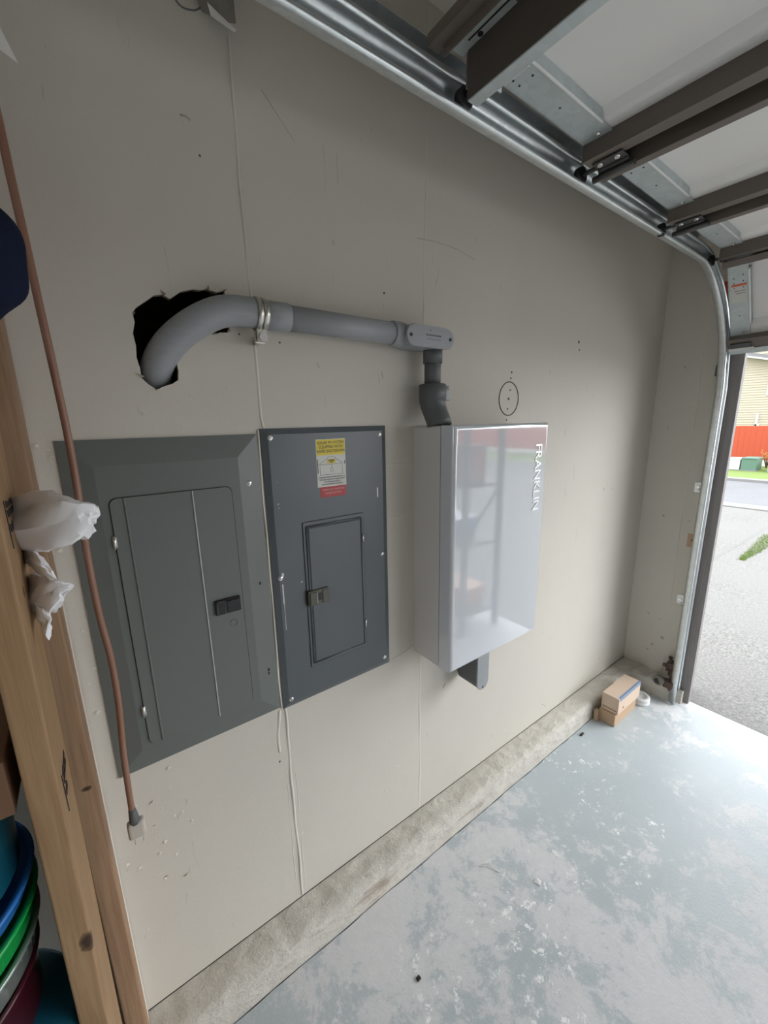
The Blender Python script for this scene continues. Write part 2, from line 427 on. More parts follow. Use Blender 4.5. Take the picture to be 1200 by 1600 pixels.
ridge(b, [(0.328, 0.6), (0.332, 0.1)], 0.003, 0.0012)
ridge(b, [(0.356, 0.6), (0.360, 0.1)], 0.003, 0.0012)
ridge(b, [(0.866, 2.55), (0.852, 2.1), (0.843, 1.78)], 0.005, 0.0022)
ridge(b, [(0.831, 0.76), (0.828, 0.1)], 0.010, 0.002)
ridge(b, [(0.331, 1.515), (0.330, 1.15), (0.331, 0.775)], 0.007, 0.006, n=80, amp=0.001)
def hridge(mb, pts, w, h, n=30):
    def fn(u, v):
        s = u*(len(pts)-1); i = min(int(s), len(pts)-2); f = s-i
        x = pts[i][0]*(1-f)+pts[i+1][0]*f; z = pts[i][1]*(1-f)+pts[i+1][1]*f
        return Vector((x, 0.0004-h*math.cos((v-.5)*PI), z+(v-.5)*w))
    mb.grid(fn, n, 4)
hridge(b, [(0.70, 1.405), (0.80, 1.407)], 0.004, 0.0015)
hridge(b, [(0.70, 1.245), (0.80, 1.247)], 0.004, 0.0015)
hridge(b, [(0.70, 0.772), (0.76, 0.776), (0.83, 0.800)], 0.005, 0.002)
# pencilled knockout circle and drilled pilot dots
b.use(M_PENCIL)
cx, cz = 1.2535, 1.600
b.tube([(cx+0.054*math.cos(a*PI/24), -0.0006, cz+0.058*math.sin(a*PI/24)) for a in range(49)], 0.0018, 6, False)
for x, z, r in ((1.252, 1.600, .005), (1.263, 1.691, .004), (1.260, 1.671, .0035), (1.259, 1.630, .0035), (1.249, 1.565, .0035), (1.246, 1.526, .0035),
                (0.264, 2.042, .0022), (0.705, 1.864, .003), (0.401, 1.713, .0025), (0.582, 1.427, .003), (0.3135, 0.61, .003), (0.309, 1.722, .0022), (1.69, 1.83, .006), (1.70, 1.80, .004)):
    b.cyl((x, 0.001, z), (x, -0.0008, z), r, 10)
b.use(M_SCUFF)
def mark(mb, pts, r):
    mb.tube([(x, -0.0001, z) for x, z in pts], r, 5, True)
mark(b, [(0.822, 2.020), (0.90, 2.026), (0.98, 2.024), (1.06, 2.010)], 0.0007)
mark(b, [(0.945, 0.560), (0.955, 0.576)], 0.0016)
mark(b, [(0.235, 2.099), (0.245, 2.100), (0.253, 2.096)], 0.0020)
mark(b, [(0.40, 2.20), (0.47, 2.13)], 0.0006)
b.use(M_SEAM)
for k in range(60):      # lifted paint flakes
    if k < 34: x, z = random.gauss(0.01, .05), random.gauss(0.60, .10)
    elif k < 46: x, z = random.gauss(-0.055, .01), random.uniform(.95, 1.5)
    else: x, z = random.uniform(.35, 2.3), random.uniform(.12, .35)
    if x > 2.4 or (x > -.045 and .77 < z < 1.52): continue
    r = random.uniform(.003, .008); a = random.uniform(0, PI)
    t = bmesh.new(); ps = [(x+r*math.cos(a+q*1.57)*random.uniform(.5, 1.2), -.0006-(q == 1)*random.uniform(.002, .005), z+r*math.sin(a+q*1.57)*random.uniform(.3, .8)) for q in range(4)]
    t.faces.new([t.verts.new(p) for p in ps]); bmesh.ops.triangulate(t, faces=t.faces); b.merge(t)
b.use(M_CAVITY); b.box((XB, -0.0006, 0.085), (XF, 0.0, 0.0950))  # painted dark strip: stands for the shadowed gap above the curb
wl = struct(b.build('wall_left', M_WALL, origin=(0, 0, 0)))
b = MB()
b.use(M_CAVITY)
t = bmesh.new(); bmesh.ops.create_cube(t, size=1)
for v in t.verts: v.co = Vector((0.20+v.co.x*0.38, 0.085+v.co.y*0.142, 1.62+v.co.z*0.75))
ff = [f for f in t.faces if f.calc_center_median().y < 0.02]; bmesh.ops.delete(t, geom=ff, context='FACES')
b.merge(t); b.box((0.26, 0.016, 1.25), (0.295, 0.10, 1.99))
struct(b.build('wall_cavity', M_CAVITY))
b = MB(); b.box((XB, 0.16, -0.1), (XF+0.14, 0.17, ZC)); struct(b.build('wall_left_sheathing', M_CAVITY))
# front wall around the opening
b = MB().use(M_WALL)
b.box((XF, OY0, 0.0), (XF+0.11, 0.16, ZC)); b.box((XF, OY1, OZ), (XF+0.11, OY0, ZC)); b.box((XF, YR, 0), (XF+0.11, OY1, ZC))
b.use(M_SEAM); ridge(b, [(-0.176, 2.2), (-0.188, 1.7), (-0.195, 1.236), (-0.197, 0.526), (-0.205, 0.10)], 0.006, 0.003, 'x', 80)
b.use(M_SCUFF)
for y, z, r in ((-.10, .42, .006), (-.14, .24, .008), (-.185, .30, .01), (-.12, .20, .006), (-.23, .99, .004), (-.11, 1.0, .007)):
    b.cyl((XF+.001, y, z), (XF-.0008, y, z), r, 8)
struct(b.build('wall_front', M_WALL))
BD0, BD1, BDZ = -0.75, -2.45, 2.05     # doorway added out of view to let in fill light
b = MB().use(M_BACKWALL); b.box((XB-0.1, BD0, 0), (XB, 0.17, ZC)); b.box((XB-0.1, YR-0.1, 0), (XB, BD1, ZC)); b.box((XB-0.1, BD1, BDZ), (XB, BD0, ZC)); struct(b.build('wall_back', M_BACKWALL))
b = MB().use(M_WTRIM); b.box((XB-.11, BD0, 0), (XB+.012, BD0+.07, BDZ+.07)); b.box((XB-.11, BD1-.07, 0), (XB+.012, BD1, BDZ+.07)); b.box((XB-.11, BD1, BDZ), (XB+.012, BD0, BDZ+.07)); struct(b.build('added_doorway', M_WTRIM))
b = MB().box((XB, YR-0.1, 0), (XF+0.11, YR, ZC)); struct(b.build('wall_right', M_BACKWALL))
b = MB().box((XB-0.1, YR-0.1, ZC), (XF+0.11, 0.17, ZC+0.1)); struct(b.build('ceiling', M_CEIL))

# exposed concrete foundation curbs
def curb(mb, x0, x1, n):
    def prof(u, v):
        x = x0+(x1-x0)*u
        jag = 0.0015*math.sin(x*17)+0.002*math.sin(x*61+1)*math.sin(x*7)+random.uniform(-.003, .003)
        if v < 0.5:
            y = -0.0 - 0.095*(v/0.5); z = 0.092 + (jag*0.8 if v > 0.02 else 0)
            if v > 0.42: z -= 0.006
            return Vector((x, y, z))
        w = (v-0.5)/0.5
        return Vector((x, -0.095-0.004*w+jag*0.3*(1-w), 0.086*(1-w)-0.001))
    mb.grid(prof, n, 10)
b = MB(); curb(b, XB, 2.49, 420)
struct(b.build('concrete_curb', M_CURB, origin=(0, 0, 0)))
b = MB()
def fc(u, v):
    y = -0.09-0.245*u; d = 0.125-0.05*u
    j = random.uniform(-.003, .003)+0.005*math.sin(u*19)
    h = 0.092-0.02*u
    if v < 0.5: return Vector((2.49-d*(v/0.5), y, h+j*(v > .05)))
    w = (v-.5)/.5; return Vector((2.49-d-0.004*w, y, h*(1-w)-0.001))
b.grid(fc, 60, 10)
t = bmesh.new()
vs = [t.verts.new(p) for p in ((2.49, -.335, -.001), (2.49, -.335, .072), (2.415, -.335, .072), (2.411, -.335, -.001))]; t.faces.new(vs); b.merge(t)
struct(b.build('concrete_curb', M_CURB, origin=(0, 0, 0)))
# dark expansion gap between curb and floor paint
b = MB(); b.use(M_CAVITY)
def jt_(u, v):
    x = XB+(2.36-XB)*u; w = 0.0016+0.0016*abs(math.sin(x*31)*math.sin(x*13+2))
    return Vector((x, -0.1000-0.0012*math.sin(x*19)-(v*w), 0.0009*(1 if 0 < v < 1 else 0)))
b.grid(jt_, 900, 2); struct(b.build('floor_joint', M_CAVITY))

# door jamb with stop and weather seal
b = MB().use(M_JAMB)
b.box((2.455, -0.326, 0.0), (2.60, OY0, OZ), 0.001); b.box((2.442, -0.360, 0.0), (2.476, OY0, OZ), 0.002)
b.use(M_SEAL); b.box((2.500, -0.347, 0.0), (2.513, -0.326, OZ), 0.002); b.box((2.476, -0.352, 0.0), (2.482, -0.326, OZ), 0.001)
b.use(M_JAMB); b.box((2.60, -0.321, -0.02), (2.632, -0.22, OZ+.05), 0.002)
b.box((2.462, OY1, OZ-0.019), (2.60, OY0, OZ))
struct(b.build('trim_1', M_JAMB))

# ------------------------------------------------------------------ outside
def gz(x): return -0.02-0.011*max(0, x-2.6)
b = MB(); b.grid(lambda u, v: Vector((2.478+6.9*u, 0.35-7.5*v, -0.006+(-0.10)*u)), 20, 20, False)
struct(b.build('driveway', M_DRIVE, origin=(0, 0, 0)))
b = MB(); b.box((2.475, OY1, -0.15), (2.479, OY0, -0.001)); struct(b.build('threshold_joint', M_CAVITY))
b = MB().box((-25, -16, -0.3), (XB-.1, 16, -0.06)); struct(b.build('back_yard', M_DRIVE))
b = MB(); b.grid(lambda u, v: Vector((2.7+6.7*u, 0.35+25*v, -0.03-0.09*u)), 4, 4, False)
struct(b.build('side_yard', M_DRIVE, origin=(0, 0, 0)))
b = MB().box((9.35, -30, -0.30), (9.75, 40, -0.10)); struct(b.build('gutter_kerb', mat('pale_concrete', (0.26, 0.255, 0.245), 0.8)))
b = MB().box((9.75, -30, -0.30), (13.2, 40, -0.12)); struct(b.build('street', M_STREET))
b = MB().box((13.2, -30, -0.30), (13.5, 40, -0.06)); struct(b.build('gutter_kerb', bpy.data.materials['pale_concrete']))
b = MB().box((13.5, -30, -0.30), (60, 40, -0.07)); struct(b.build('lawn', M_GRASS))
b = MB()
def tuft(mb, x, y, z, h):
    a = random.uniform(0, 2*PI); w = 0.006
    d = Vector((math.cos(a), math.sin(a), 0)); l = Vector((random.uniform(-.5, .5), random.uniform(-.5, .5), 1))*h
    t = bmesh.new(); p = Vector((x, y, z))
    t.faces.new([t.verts.new(q) for q in (p-d*w, p+d*w, p+l)]); mb.merge(t)
def patch_pts(n):
    for _ in range(n):
        u = random.random(); w = random.uniform(-.5, .5)
        yield 5.7+1.6*u, 0.17+0.02*u+w*0.17*(0.3+u), -0.02-0.0145*(3.2+1.6*u)
for x, y, z in patch_pts(4200): tuft(b, x, y, z-0.01, random.uniform(.015, .05))
o = tag(b.build('grass_tufts', M_GRASS), 'bright green grass growing along the driveway crack', 'grass'); o['kind'] = 'stuff'

# fence across the street
f = thing('wooden_fence', 'orange red board fence across the street in front of beige house', 'fence', (17, 2.5, -0.07))
b = MB()
y = -26.0
while y < 9:
    b.box((16.99, y, 0.12), (17.01, y+0.138, 1.165+random.uniform(-.004, .004))); y += 0.14
b.build('fence_boards', M_FENCE, f)
b = MB().box((17.01, -26, 0.3), (17.05, 9, 0.39)).box((17.01, -26, 0.95), (17.05, 9, 1.04)); b.build('rail', M_FENCE, f)
for k in range(15):
    b = MB().box((17.01, -25.9+2.4*k, -0.07), (17.11, -25.8+2.4*k, 1.12)); b.build('post', M_FENCE, f)
b = MB().box((16.98, -26, -0.07), (17.02, 9, 0.12)); b.build('bottom_board', M_WTRIM, f)
# house
h = thing('neighbour_house', 'two storey beige lap sided house behind the red fence', 'house', (27, 8, -0.07))
b = MB(); n = 46
prof = []
for k in range(n):
    z0 = -0.07+k*0.105; prof += [(-0.03, z0), (0.0, z0+0.103)]
b.prism([(24+u, v) for u, v in prof]+[(30, prof[-1][1]), (30, -0.07)], -2, 4.9, YF)
b.build('siding_wall', M_SIDING, h)
b = MB()
b.prism([(4.98+0.0, 4.55), (4.98, 4.75), (-2.1, 2.75), (-2.1, 2.55)], 23.5, 30.4, lambda u, v, w: Vector((w, u, v-0.55)))
b.build('roof', M_ROOF, h)
b = MB().prism([(4.99, 4.50), (4.99, 4.56), (-2.1, 2.56), (-2.1, 2.50)], 23.45, 23.52, lambda u, v, w: Vector((w, u, v-0.5)))
b.build('fascia', M_WTRIM, h)
b = MB().box((23.9, 4.04, 1.0), (23.99, 4.12, 1.55), 0.01).box((23.9, 3.98, 1.0), (23.99, 4.12, 1.10), 0.01)
b.build('downspout', M_WTRIM, h)
wn = MB().box((23.93, 2.85, 2.3), (23.99, 3.92, 2.9)).build('window_frame', M_WTRIM, h)
MB().box((23.92, 2.92, 2.37), (23.935, 3.85, 2.83)).build('window_pane', M_GLASSY, wn)
# utility boxes on the lawn
def util(y0, y1, zt, m, lab):
    t = thing('utility_box', lab, 'utility box', (15.3, (y0+y1)/2, -0.07))
    MB().box((15.3, y0, -0.05), (15.9, y1, zt-.03), 0.01).build('cabinet', m, t)
    MB().box((15.28, y0-.01, zt-.03), (15.92, y1+.01, zt), 0.01).build('lid', m, t)
    MB().box((15.25, y0-.01, -0.07), (15.95, y1+.01, -0.045)).build('concrete_pad', bpy.data.materials['pale_concrete'], t)
util(2.47, 2.80, 0.26, M_WTRIM, 'pale utility box beside the green one across the street')
util(2.10, 2.44, 0.30, M_UTGREEN, 'green utility box on the lawn before the red fence')
util(1.55, 1.85, 0.27, mat('pale_green_metal', (0.4, 0.5, 0.45), 0.6), 'pale green utility box farthest right by the red fence')
s = thing('autumn_shrub', 'bare young shrub with orange leaves before the red fence', 'shrub', (16.45, 2.10, -0.07))
b = MB(); lf = MB()
for k in range(14):
    a = random.uniform(0, 2*PI); e = random.uniform(0.08, 0.3)
    p0 = Vector((16.45, 2.10, -0.07)); p2 = p0+Vector((e*math.cos(a), e*math.sin(a)*.8, random.uniform(.40, .70)))
    pm = (p0+p2)/2+Vector((0, 0, .05)); b.tube([p0, pm, p2], [.012, .008, .004], 5)
    for q in range(7):
        c = pm.lerp(p2, random.random()*1.05); v = Vector((random.gauss(0, 1), random.gauss(0, 1), random.gauss(0, 1))).normalized()*.03
        w = v.orthogonal().normalized()*.02
        t = bmesh.new(); t.faces.new([t.verts.new(x) for x in (c-v, c+w, c+v, c-w)]); lf.merge(t)
b.build('twigs', M_TWIG, s); lf.build('leaves', M_LEAF, s)

# ------------------------------------------------------------------ unseen fill lights added behind the camera
M_FILL = bpy.data.materials.new('fill_emitter'); M_FILL.use_nodes = True
_b = M_FILL.node_tree.nodes['Principled BSDF']; _b.inputs['Emission Color'].default_value = (1.0, 0.95, 0.88, 1); _b.inputs['Emission Strength'].default_value = FILL
def fill_lamp(x, y, lab):
    t = thing('added_fill_light', lab, 'fill light', (x, y, ZC-.06))
    MB().box((x-.16, y-.62, ZC-.05), (x+.16, y+.62, ZC), .006).build('fill_housing', M_WTRIM, t)
    MB().box((x-.145, y-.60, ZC-.058), (x+.145, y+.60, ZC-.0502), .003).build('fill_panel', M_FILL, t)
fill_lamp(-1.5, -3.4, 'unseen fill light added over the back of the garage')
fill_lamp(-2.7, -3.4, 'unseen fill light added nearest the back wall')

# ------------------------------------------------------------------ left electrical panel
def screw(name, x, y, z, r, parent, m=M_STEEL):
    sb = MB().use(m)
    sb.tube([(x, y+.001, z), (x, y-.0012, z), (x, y-.0030, z), (x, y-.0038, z)], [r, r, r*.8, r*.35], 14)
    sb.use(M_INK)
    a = random.uniform(0, PI); dx, dz = math.cos(a)*r*.55, math.sin(a)*r*.55
    sb.tube([(x-dx, y-.0036, z-dz), (x+dx, y-.0036, z+dz)], r*.12, 5)
    return sb.build(name, m, parent)
A = thing('electrical_panel', 'wide grey green breaker panel nearest the wooden posts', 'electrical panel', (0.14, 0, 0.779))
def plate(x0, z0, x1, z1, y0, y1, in_l, in_r, in_t, in_b, yb):
    # outer rim at depth y0, bevelled up to the raised field at y1
    t = bmesh.new()
    O = [(x0, z0), (x1, z0), (x1, z1), (x0, z1)]; I = [(x0+in_l, z0+in_b), (x1-in_r, z0+in_b), (x1-in_r, z1-in_t), (x0+in_l, z1-in_t)]
    bk = [t.verts.new((x, yb, z)) for x, z in O]; o = [t.verts.new((x, y0, z)) for x, z in O]; i = [t.verts.new((x, y1, z)) for x, z in I]
    for k in range(4):
        q = (k+1) % 4
        t.faces.new((bk[k], bk[q], o[q], o[k])); t.faces.new((o[k], o[q], i[q], i[k]))
    t.faces.new(i); t.faces.new(bk[::-1]); return t
b = MB().use(M_PANEL)
b.merge(plate(-0.042, 0.779, 0.326, 1.507, -0.004, -0.013, 0.050, 0.050, 0.05, 0.052, 0.001))
b.use(M_INK)
b.cyl((0.300, -0.0052, 1.1465), (0.300, -0.0088, 1.1465), 0.0045, 12)
b.cyl((0.302, -0.005, 0.906), (0.302, -0.0085, 0.906), 0.0050, 12); b.cyl((0.302, -0.005, 0.896), (0.302, -0.0085, 0.896), 0.0038, 12)
b.build('cover', M_PANEL, A)
# door: rounded leaf sitting in a dark reveal, with a pressed hinge-side strip
def door_leaf(x0, z0, x1, z1, r, y0, y1, m):
    mb = MB().use(M_INK)
    mb.prism(rrect(x0-.0018, z0-.0018, x1+.0018, z1+.0018, r+.001), y0+.0005, y0-.0006, YF)
    mb.use(m); mb.prism(rrect(x0, z0, x1, z1, r), y0, y1, YF); return mb
b = door_leaf(0.0235, 0.838, 0.2545, 1.3935, 0.014, -0.0128, -0.0160, M_PANEL)
b.use(M_PANEL)
def vridge(mb, x, z0, z1, w, h, y):   # shallow pressed ridge
    mb.prism([(x-w/2, y+.0003), (x-w*.2, y-h), (x+w*.2, y-h), (x+w/2, y+.0003)], z0, z1, lambda u, v, q: Vector((u, v, q)))
vridge(b, 0.0485, 0.8385, 1.393, 0.005, 0.0022, -0.016)
dr = b.build('door', M_PANEL, A)
b = MB().use(M_BRIGHT); vridge(b, 0.1725, 0.8385, 1.393, 0.0035, 0.0022, -0.016)
b.build('bright_ridge', M_BRIGHT, dr)['label'] = 'thin bright vertical ridge on the door'
b = MB().use(M_LATCHB); b.box((0.190, -0.0235, 1.098), (0.248, -0.0158, 1.134), 0.002)
b.box((0.215, -0.0265, 1.103), (0.246, -0.0232, 1.130), 0.0015); b.use(M_INK); b.box((0.197, -0.0242, 1.104), (0.211, -0.0234, 1.128), 0.0004)
b.use(mat('dark_grey_plastic', (0.05, 0.05, 0.05), 0.4)); b.box((0.193, -0.0245, 1.100), (0.1965, -0.0232, 1.132)); b.box((0.211, -0.0245, 1.100), (0.2145, -0.0232, 1.132)); b.box((0.193, -0.0245, 1.1285), (0.214, -0.0232, 1.132))
b.build('latch', None, dr)['label'] = 'black plastic slide latch'
b = MB().use(M_DKPVC); b.tube([(0.2285+0.0078*math.cos(k*PI/14), -0.0162, 1.068+0.0082*math.sin(k*PI/14)) for k in range(29)], 0.0006, 5, False); b.use(M_PANEL); b.cyl((0.2285, -0.0158, 1.068), (0.2285, -0.0163, 1.068), 0.0072, 24)
b.build('lock_knockout', None, dr)
for z in (1.307, 0.924):
    b = MB().use(M_STEEL); b.tube([(0.0215, -0.016, z-.013), (0.0215, -0.016, z+.013)], 0.0032, 10); b.box((0.0205, -0.0165, z-.011), (0.026, -0.0155, z+.011))
    b.build('hinge', M_STEEL, dr)
screw('screw', 0.297, -0.0075, 1.396, 0.0075, A)

# ------------------------------------------------------------------ right electrical panel with solar label
Bp = thing('electrical_panel', 'narrow dark blue grey breaker panel carrying the yellow solar label', 'electrical panel', (0.517, 0, 0.769))
b = MB().use(M_PANEL2)
b.merge(plate(0.3355, 0.769, 0.6975, 1.5185, -0.003, -0.009, 0.016, 0.016, 0.014, 0.014, 0.001))
# scraped paint streak down the left edge
b.use(M_BRIGHT); b.box((0.357, -0.0095, 1.075), (0.3605, -0.0088, 1.128), 0.0003); b.box((0.3585, -0.0095, 1.000), (0.360, -0.0088, 1.075), 0.0003); b.box((0.358, -.0096, 1.148), (.364, -.0088, 1.158), .0003)
b.box((0.660, -0.0095, 1.318), (0.664, -0.0088, 1.345), 0.0003)
b.build('cover', M_PANEL2, Bp)
b = door_leaf(0.4235, 0.865, 0.6085, 1.279, 0.003, -0.009, -0.0115, M_PANEL2)
b.use(M_PANEL2)
fr = [(0.432, 0.876), (0.600, 0.876), (0.600, 1.268), (0.432, 1.268)]
b.merge(plate(0.432, 0.876, 0.600, 1.268, -0.0117, -0.0155, 0.006, 0.006, 0.006, 0.006, -0.011))
for (xa, za), (xb, zb) in zip(fr, fr[1:]+fr[:1]): b.tube([(xa, -0.0128, za), (xb, -0.0128, zb)], 0.0021, 8)
dr = b.build('door', M_PANEL2, Bp)
b = MB().use(M_LATCHO); b.box((0.4215, -0.022, 1.050), (0.484, -0.0115, 1.093), 0.003); b.box((0.426, -0.0245, 1.054), (0.446, -0.0215, 1.089), 0.0015); b.box((0.463, -0.0245, 1.054), (0.481, -0.0215, 1.089), 0.0015)
b.use(M_INK); b.box((0.448, -0.0226, 1.062), (0.461, -0.0218, 1.084), 0.0003); b.use(M_BRIGHT); b.box((0.4465, -0.0246, 1.055), (0.4478, -0.0215, 1.088), 0.0003)
b.build('latch', None, dr)['label'] = 'olive metal slide latch'
for z in (1.205, 0.941):
    b = MB().use(M_STEEL); b.tube([(0.606, -0.0125, z-.013), (0.606, -0.0125, z+.013)], 0.0028, 8); b.build('hinge', M_STEEL, dr)
for x, z in ((0.357, 1.497), (0.674, 1.495), (0.355, 1.145), (0.675, 1.143), (0.358, 0.793), (0.675, 0.798)):
    screw('screw', x, -0.0080, z, 0.0072, Bp)
# solar label
lx0, lx1, lz0, lz1 = 0.4735, 0.5595, 1.3655, 1.4885; ly = -0.0096; lc = (lx0+lx1)/2
b = MB().use(M_VWHITE); b.box((lx0, ly, lz0), (lx1, -0.0088, lz1)); b.use(M_YEL); b.box((lx0+.0012, ly-.0002, 1.4475), (lx1-.0012, ly, lz1-.0012))
lb = b.build('warning_label', None, Bp); lb['label'] = 'yellow and white solar rapid shutdown sticker'
b = MB().use(M_INK)
for k, (s_, z) in enumerate((('SOLAR PV SYSTEM', 1.4790), ('EQUIPPED WITH', 1.4685), ('RAPID SHUTDOWN', 1.4575))):
    b.text(s_, 0.0108, face_text(lc, ly-.0005, z), 0.0001, xs=(0.89, 0.87, 0.86)[k])
b.build('lettering', M_INK, lb)
b = MB().use(M_INK)
for k, s_ in enumerate(('TURN RAPID SHUTDOWN SWITCH TO', 'THE "OFF" POSITION TO SHUT DOWN', 'PV SYSTEM AND REDUCE', 'SHOCK HAZARD IN THE ARRAY')):
    b.text(s_, 0.0054, face_text(lc, ly-.0005, 1.3900-.0061*k), 0.0001, xs=0.80)
b.build('lettering', M_INK, lb)
b = MB().use(M_INK)
def ln(x0, z0, x1, z1, r=.00035): b.tube([(x0, ly-.0003, z0), (x1, ly-.0003, z1)], r, 4)
hx = lc
for p in ((-.034, .4235, -.034, .397), (.032, .4235, .032, .397), (-.034, .397, .032, .397), (-.038, .424, -.012, .4375), (.036, .424, .012, .4375), (-.034, .4235, .032, .4235), (-.0035, .414, .0035, .414), (-.0035, .405, .0035, .405), (-.0035, .405, -.0035, .414), (.0035, .405, .0035, .414), (0, .414, 0, .428)):
    ln(hx+p[0], 1+p[1], hx+p[2], 1+p[3])
b.tube([(hx+.014*math.cos(a*PI/10), ly-.0003, 1.4365+.007*math.sin(a*PI/10)) for a in range(11)], .00035, 4)
ln(lx0+.003, 1.438, lx0+.003, 1.402, .0009); ln(lx1-.003, 1.431, lx1-.003, 1.422, .0009)
b.use(M_YEL); b.box((hx-.012, ly-.0004, 1.426), (hx+.012, ly, 1.4365)); b.use(M_INK); b.box((hx-.009, ly-.0006, 1.4325), (hx+.009, ly, 1.435)); b.box((hx-.006, ly-.0006, 1.4285), (hx+.006, ly, 1.4305))
b.build('diagram', None, lb)
b = MB().use(M_RED); b.box((0.4805, ly+.0002, 1.3375), (0.5570, -0.0088, 1.3655))
lb = b.build('warning_label', M_RED, Bp); lb['label'] = 'red sticker with two pale lines of print'
b = MB().use(M_PINKINK); b.text('WARNING: DUAL POWER SOURCE', 0.0068, face_text(0.5188, ly-.0002, 1.3570), 0.0001, xs=0.62); b.build('lettering', M_PINKINK, lb)
b = MB().use(M_PINKINK); b.text('SECOND IS PV SYSTEM', 0.0074, face_text(0.5188, ly-.0002, 1.3475), 0.0001, xs=0.66)
b.build('lettering', M_PINKINK, lb)

# ------------------------------------------------------------------ glossy white enclosure
G = thing('power_control_box', 'glossy white wall mounted energy control box with a chrome logo', 'electrical box', (1.026, 0, 0.765))
bx0, bx1, bz0, bz1 = 0.806, 1.2475, 0.768, 1.515
b = MB().use(M_BOXBODY); b.prism(rrect(bx0, bz0-.004, bx1, bz1, 0.006, 3), 0.0, -0.116, YF); b.build('enclosure_body', M_BOXBODY, G)
b = MB().use(M_INK); b.prism(rrect(bx0+.003, bz0, bx1-.003, bz1-.003, 0.006, 3), -0.115, -0.1195, YF); b.build('gasket', M_INK, G)
b = MB().use(M_WHITEBOX); t = bmesh.new(); bmesh.ops.create_cube(t, size=1)
for v in t.verts: v.co = Vector((1.0268+v.co.x*0.4425, -0.1445+v.co.y*0.051, (bz0+bz1)/2-.0+v.co.z*(bz1-bz0+.002)))
fe = [e for e in t.edges if all(v.co.y < -0.15 for v in e.verts)]
bmesh.ops.bevel(t, geom=fe, offset=0.013, segments=6, affect='EDGES', profile=0.5)
for f_ in t.faces: f_.smooth = True
b.merge(t); lid = b.build('lid', M_WHITEBOX, G)
for f_ in lid.data.polygons: f_.use_smooth = True
lid.data.set_sharp_from_angle(angle=math.radians(40))
md = lid.modifiers.new('wn', 'WEIGHTED_NORMAL'); md.keep_sharp = True
lid['label'] = 'glossy white front cover'
b = MB().use(M_CHROME)
mx = Matrix.Translation((1.193, -0.1705, 1.338)) @ Matrix.Rotation(PI/2, 4, 'X') @ Matrix.Rotation(-PI/2, 4, 'Z')
b.text('FRANKLIN', 0.049, mx, 0.0016, xs=0.98)
b.build('logo_lettering', M_CHROME, lid)
# gland under the box
b = MB().use(M_RUST); b.cyl((0.88, -0.105, 0.766), (0.88, -0.105, 0.748), 0.020, 6); b.use(M_GREYMET); b.cyl((0.88, -0.105, 0.75), (0.88, -0.105, 0.727), 0.015, 16); b.cyl((0.88, -0.105, 0.742), (0.88, -0.105, 0.734), 0.018, 8)
b.build('cable_gland', None, G)
# lower conduit body
def stadium(cx, cz, hw, hh, horiz=False, n=10):
    pts = []; r = min(hw, hh)
    for k in range(n+1):
        a = PI*k/n
        if horiz: pts.append((cx+hw-r+r*math.cos(a-PI/2), cz+r*math.sin(a-PI/2)))
        else: pts.append((cx+r*math.cos(a), cz+hh-r+r*math.sin(a)))
    for k in range(n+1):
        a = PI+PI*k/n
        if horiz: pts.append((cx-hw+r+r*math.cos(a-PI/2), cz+r*math.sin(a-PI/2)))
        else: pts.append((cx+r*math.cos(a), cz-hh+r+r*math.sin(a)))
    return pts
L2 = thing('conduit_elbow', 'small grey conduit elbow body hanging under the white box', 'conduit fitting', (1.03, -0.06, 0.59))
b = MB().use(M_DKPVC); b.prism(stadium(1.031, 0.665, 0.026, 0.082), -0.015, -0.107, YF, 0.002); b.cyl((1.031, -0.06, 0.72), (1.031, -0.06, 0.7635), 0.023, 20); b.cyl((1.031, -0.02, 0.625), (1.031, 0.004, 0.625), 0.024, 20)
b.build('body', M_DKPVC, L2)
b = MB().use(M_GREYMET); b.prism(stadium(1.031, 0.665, 0.029, 0.084), -0.107, -0.113, YF, 0.001); cv = b.build('cover', M_GREYMET, L2)
for z in (0.592, 0.738):
    b = MB().use(M_INK); b.cyl((1.031, -0.112, z), (1.031, -0.1142, z), 0.0035, 10); b.build('screw', M_INK, cv)

# ------------------------------------------------------------------ conduit run above the panels
P = thing('conduit_pipe', 'long grey conduit sweeping out of the ragged wall hole', 'conduit', (0.4, -0.045, 1.725))
ctl = [(0.360, -0.044, 1.757), (0.322, -0.043, 1.7585), (0.266, -0.040, 1.7535), (0.214, -0.028, 1.728), (0.171, -0.006, 1.692), (0.147, 0.020, 1.655), (0.139, 0.048, 1.618), (0.138, 0.075, 1.575), (0.138, 0.09, 1.53)]
def smooth_path(c, n=8):
    out = []; c = [Vector(p) for p in c]
    for i in range(len(c)-1):
        p0, p1, p2, p3 = c[max(i-1, 0)], c[i], c[i+1], c[min(i+2, len(c)-1)]
        for k in range(n):
            t = k/n
            out.append(0.5*((2*p1)+(-p0+p2)*t+(2*p0-5*p1+4*p2-p3)*t*t+(-p0+3*p1-3*p2+p3)*t*t*t))
    out.append(c[-1]); return out
b = MB().use(M_GREYMET); b.tube(smooth_path(ctl), 0.0298, 32); b.build('sweep_bend', M_GREYMET, P)
b = MB().use(M_GREYMET); b.tube([(0.40, -0.045, 1.757), (0.712, -0.047, 1.7545)], 0.0272, 32); b.build('straight_pipe', M_GREYMET, P)
b = MB().use(M_GREYMET); b.tube([(0.355, -0.044, 1.757), (0.357, -0.044, 1.757), (0.404, -0.045, 1.757), (0.406, -0.045, 1.757)], [0.0285, 0.0302, 0.0296, 0.0280], 32); b.build('coupling', M_GREYMET, P)
CL = thing('pipe_clamp', 'shiny two piece steel clamp strapping the conduit to the wall', 'pipe clamp', (0.342, -0.02, 1.70))
b = MB().use(M_STRAP)
